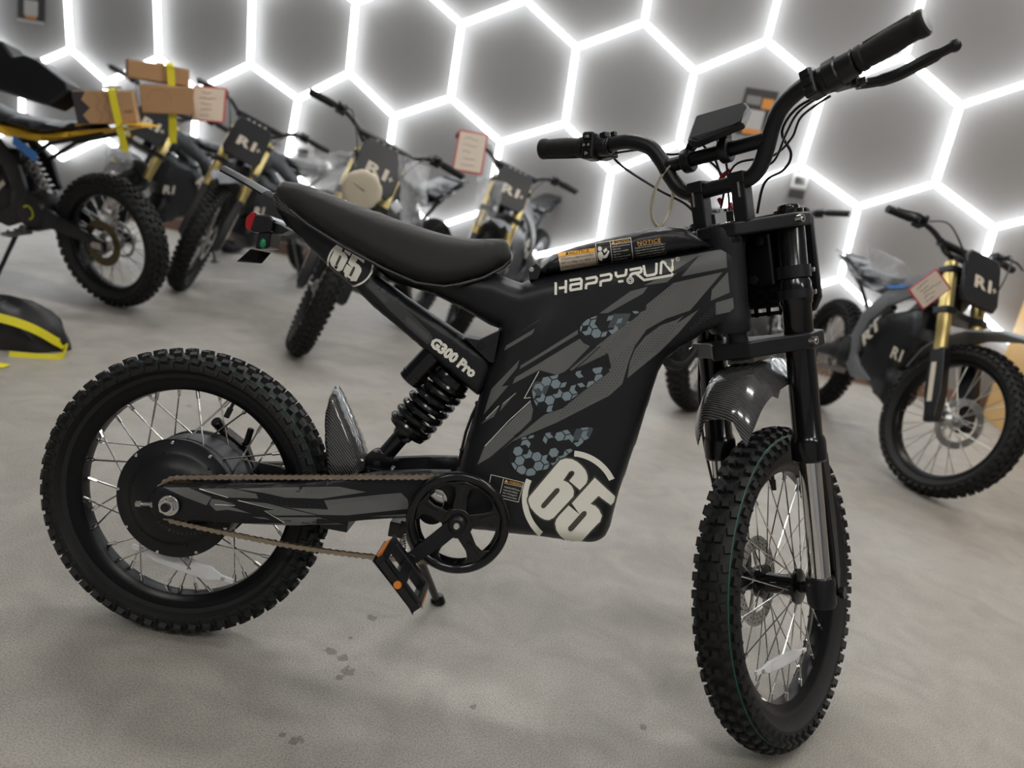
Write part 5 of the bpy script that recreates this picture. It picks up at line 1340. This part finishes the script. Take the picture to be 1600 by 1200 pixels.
MB().tube([V((w2 * .35 + .05 * math.cos(t * pi / 10), -.0008, h2 * .45 + .05 * math.sin(t * pi / 10))) for t in range(11)], .001, 4).build('round_print', M_kraftdark, c2_)
a3, b3_ = pt_y(200, 120, DB + .31), pt_y(296, 135.5, DB + .45)
c3, MC3, w3 = carton('small flat kraft carton lying on top, highest of the three', a3, b3_, .22, .075)
MB().box((-.001, .11, .041), (.001, .216, .078)).build('dark_end', M_kraftdark, c3, smooth=0)  # thin sheet of darker brown over the closed left end
def strap(name, label, pts, w=.028, wdir=None, group='yellow webbing straps'):
    P_ = smoothcurve([V(p) for p in pts], 5); m = MB()
    for i in range(len(P_) - 1):
        p, q = P_[i], P_[i + 1]; t = (q - p).normalized(); wv = V(wdir or (1, 0, 0)); wv = (wv - t * wv.dot(t)).normalized() * w / 2; n_ = t.cross(wv).normalized() * .0011
        m.prism([p - wv - n_, p + wv - n_, q + wv - n_, q - wv - n_], n_ * 2)
    return tag(m.build(name, M_strap, smooth=50), label, 'strap', group)
X1 = MC1.to_3x3() @ V((1, 0, 0))
L1 = lambda x, y, z: MC1 @ V((x, y, z))
strap('webbing_strap', 'yellow webbing strap with buckle over the large carton', [L1(w1 * .60, .37, hh * .4), L1(w1 * .60, .365, hh + .004), L1(w1 * .62, .30, hh + .012), L1(w1 * .65, .1, hh + .012), L1(w1 * .66, .004, hh + .010), L1(w1 * .665, -.012, hh - .008), L1(w1 * .67, -.012, hh * .5), L1(w1 * .68, -.012, .0), L1(w1 * .70, -.01, -.12)], .030, X1)
tag(MB().box(L1(w1 * .635, .20, hh + .022), (.075, .045, .014), MC1.to_3x3()).cyl(L1(w1 * .55, .20, hh + .03), L1(w1 * .72, .20, hh + .03), .006, n=10).build('strap_buckle', M_steel, bevel=.003), 'metal ratchet buckle on top of the large carton', 'buckle')
L3 = lambda x, y, z: MC3 @ V((x, y, z))
strap('webbing_strap', 'yellow webbing strap hanging over the small flat carton', [L3(w3 * .56, .225, .03), L3(w3 * .58, .222, .088), L3(w3 * .62, .10, .094), L3(w3 * .66, -.006, .088), L3(w3 * .68, -.018, .05), L3(w3 * .70, -.03, -.06), L3(w3 * .71, -.03, -.16), L3(w3 * .72, -.02, -.27)], .034, X1)
# black plastic cowl lying on the seat, left of the cartons
cw = [pt_y(u - 9, v, 3.28) for u, v in ((-30, 60), (10, 62), (28, 88), (45, 84), (66, 92), (112, 128), (116, 142), (84, 164), (40, 150), (-30, 128))]
cowl = empty('black_cowl', 'black plastic cowl panel propped on the seat left of the large carton', 'bike panel', Matrix.Translation(cw[7]))
o_ = MB().prism([p - cw[7] for p in cw], (.02, .10, -.02)).build('shell', M_mblack, cowl, bevel=.012, seg=3)
for (u, v) in ((62, 125), (77, 140)): p = pt_y(u, v, 3.293) - cw[7]; MB().box(p, (.045, .004, .016), Matrix.Rotation(.5, 3, 'Y')).build('white_sticker', M_sign, cowl)
# holdall with its strap on the floor at the left edge
bp_ = floor_at(18, 556); rnd = random.Random(4); m = MB(); nu, nv = 28, 12
vs = []; fs = []
for j in range(nv + 1):
    t = j / nv * pi / 2
    for i in range(nu):
        a_ = 2 * pi * i / nu; k_ = 1 + .06 * math.sin(3 * a_ + 1) + .05 * math.sin(7 * a_ + j * .7)
        vs.append((.21 * math.cos(t) ** .6 * math.cos(a_) * k_, .13 * math.cos(t) ** .6 * math.sin(a_) * k_, .165 * math.sin(t) * (1 + .07 * math.sin(5 * a_ + 2 * t) + .05 * math.cos(2 * a_))))
fs = [(j * nu + i, j * nu + (i + 1) % nu, (j + 1) * nu + (i + 1) % nu, (j + 1) * nu + i) for j in range(nv) for i in range(nu)] + [tuple(range(nu))[::-1]]
M_bag = mat('black_nylon', (.012, .012, .014), .5, bump=.8, bscale=18, rvar=.12, vscale=14)
bagp = V((-1.965, 2.74, 0))
bag = empty('holdall', 'crumpled black nylon holdall on the floor at the left edge', 'bag', Matrix.Translation(bagp))
MB().add(vs, fs).build('bag_body', M_bag, bag, smooth=70)
MB().tube(smoothcurve([V((-.1, -.13, .08)), V((.02, -.15, .12)), V((.10, -.12, .11)), V((.15, -.09, .05))], 6), .008, 8).build('carry_handle', M_bag, bag)
sp_ = [pt_y(-20, 492, 2.52), pt_y(20, 502, 2.56), pt_y(55, 515, 2.62), pt_y(85, 532, 2.70)] + [floor_at(101, 550) + V((0, 0, .02)), floor_at(98, 560) + V((0, 0, .008)), floor_at(70, 561) + V((0, 0, .004)), floor_at(14, 557) + V((0, 0, .004))]
strap('webbing_strap', 'loose yellow webbing strap looping off the black holdall', sp_, .032, (0, .5, 1))
e0 = floor_at(3, 574); strap('webbing_strap', 'short yellow strap end on the floor at the left edge', [e0 + V((-.2, .02, .004)), e0 + V((-.1, .0, .004)), e0 + V((.012, .008, .004))], .045, (0, 1, 0))
# price cards
vcam = right; vup = up
card('price_card', 'red-bordered cream price card left of the gold-forked bike, beside the cartons', pt_y(326, 163, 3.95), right * .97 - up * .08, up, .175, .18, 'price cards')
card('price_card', 'red-bordered cream price card hanging from the bar behind the left grip', pt_y(735, 238, 4.02), right * .97 - up * .17, up + right * .1, .155, .215, 'price cards')
cc4 = [pt_y(u, v, 2.86) for u, v in ((1420, 452), (1465, 418), (1487, 450), (1437, 487))]
card('price_card', 'tilted red-bordered cream price card on the grey bike at the right', sum(cc4, V()) / 4, cc4[1] - cc4[0], cc4[0] - cc4[3], (cc4[1] - cc4[0]).length, (cc4[0] - cc4[3]).length, 'price cards')
# foam disc and loose plastic film
fc = pt_y(566, 297, 3.05); nrm = (CAM0 - fc).normalized(); m = MB().lathe([(.001, 0), (.06, .004), (.074, 0), (.080, -.010), (.076, -.022), (.001, -.028)], fc, nrm, n=28); rnd = random.Random(2)
m.v = [tuple(V(p) + V((rnd.uniform(-.004, .004), 0, rnd.uniform(-.005, .005)))) for p in m.v]
tag(m.build('foam_disc', M_foam, smooth=60), 'cream foam disc wrapped on the front of the bike behind the seat', 'packing foam')
def film(label, corners, y0, y1, seed):
    rnd = random.Random(seed); n = 9; P_ = [V((u, v, 0)) for u, v in corners]; vs = []
    for i in range(n + 1):
        for j in range(n + 1):
            a_, b_ = i / n, j / n; q = (P_[0] * (1 - a_) + P_[1] * a_) * (1 - b_) + (P_[3] * (1 - a_) + P_[2] * a_) * b_
            vs.append(pt_y(q.x + rnd.uniform(-2, 2), q.y + rnd.uniform(-2, 2), y0 + (y1 - y0) * a_ + .05 * math.sin(a_ * 5 + seed) * math.cos(b_ * 4) + rnd.uniform(-.02, .02)))
    m = MB().add(vs, [(i * (n + 1) + j, i * (n + 1) + j + 1, (i + 1) * (n + 1) + j + 1, (i + 1) * (n + 1) + j) for i in range(n) for j in range(n)])
    o = tag(m.build('plastic_film', M_film, smooth=25), label, 'plastic film', 'clear packing film'); s = o.modifiers.new('thickness', 'SOLIDIFY'); s.thickness = .001; return o
film('crumpled clear film right of the foam disc', ((622, 240), (672, 262), (662, 345), (628, 360)), 3.3, 3.5, 3)
film('crumpled clear film left of the foam disc', ((455, 240), (555, 236), (560, 300), (500, 330)), 3.5, 3.5, 5)
film('clear film over the bike behind the tank', ((745, 275), (792, 285), (770, 345), (742, 355)), 4.3, 4.3, 8)
film('clear film sleeve standing up on the tail of the grey bike at the right', ((1354, 382), (1418, 412), (1425, 440), (1372, 455)), 3.9, 3.5, 12)
film('clear film hanging below the cartons', ((165, 232), (205, 226), (208, 262), (160, 285)), 3.9, 3.9, 15)
# posters on the back wall
def poster(label, u0, v0, u1, v1, panels, base):
    c = wall_at((u0 + u1) / 2, (v0 + v1) / 2, .006); a = wall_at(u0, (v0 + v1) / 2, .006); b = wall_at(u1, (v0 + v1) / 2, .006); w = (b - a).length; t = wall_at((u0 + u1) / 2, v0, .006); q = wall_at((u0 + u1) / 2, v1, .006); h = (t - q).length
    M = Matrix((WD, V((0, 0, 1)), WN)).transposed().to_4x4(); M.translation = c
    root = empty('poster', label, 'poster', M, 'posters on the back wall'); MB().box((0, 0, 0), (w, h, .008)).build('sheet', base, root, smooth=0)
    for i, (x0, y0, x1, y1, mt_) in enumerate(panels): MB().box(((x0 + x1) / 2 * w - w / 2, h / 2 - (y0 + y1) / 2 * h, .005), ((x1 - x0) * w, (y1 - y0) * h, .002)).build('printed_panel', mt_, root, smooth=0)
M_pw = mat('poster_white', lin(170, 168, 165), .5); M_pk = mat('poster_black', lin(46, 44, 44), .4); M_po = mat('poster_orange', lin(196, 128, 56), .5); M_pg = mat('poster_grey', lin(120, 118, 116), .5)
poster('small black and orange poster behind the display', 1156, 140, 1208, 212, [(.1, .16, .55, .34, M_pg), (.6, .18, .95, .40, M_po), (.25, .45, .75, .86, M_pw), (.2, .86, .8, .98, M_po)], M_pk)
poster('small grey poster of a machine right of the upper clamp', 1231, 268, 1264, 314, [(.12, .05, .88, .55, M_pw), (.25, .2, .75, .45, M_pk), (.12, .62, .88, .92, M_pk)], M_pg)
poster('small dark framed poster at the upper left', 28, -8, 70, 36, [(.25, .2, .75, .75, M_pw), (.3, .72, .7, .85, M_po), (.0, .90, 1., 1., M_pw)], M_pk)
poster('narrow pale poster low on the wall behind the tail', 455, 222, 488, 292, [(.25, .15, .75, .5, M_pk), (.35, .35, .65, .5, M_po), (.2, .58, .8, .64, M_pg), (.2, .7, .8, .75, M_pg)], M_pw)
# plywood counter at the right
w0, w1_ = floor_at(1510, 628), floor_at(1600, 704); dv = (w1_ - w0); dv.z = 0; dv.normalize(); w0 = w0 + dv * .40; nv_ = V((-dv.y, dv.x, 0)); 
if nv_.x < 0: nv_ = -nv_
hw = 1.0
Mx = Matrix((dv, nv_, V((0, 0, 1)))).transposed().to_4x4(); Mx.translation = w0
cnt = empty('plywood_counter', 'pale plywood counter at the right edge behind the grey bike', 'counter', Mx)
for k in range(2): MB().box((.60 + k * 1.205, .009, hw / 2), (1.2, .018, hw)).build('front_panel', M_ply, cnt, smooth=0, bevel=.002)
MB().box((.009, .30, hw / 2), (.018, .56, hw)).build('end_panel', M_ply, cnt, smooth=0); MB().box((1.2, .29, hw + .012), (2.44, .62, .024)).build('worktop', M_ply, cnt, smooth=0, bevel=.002)
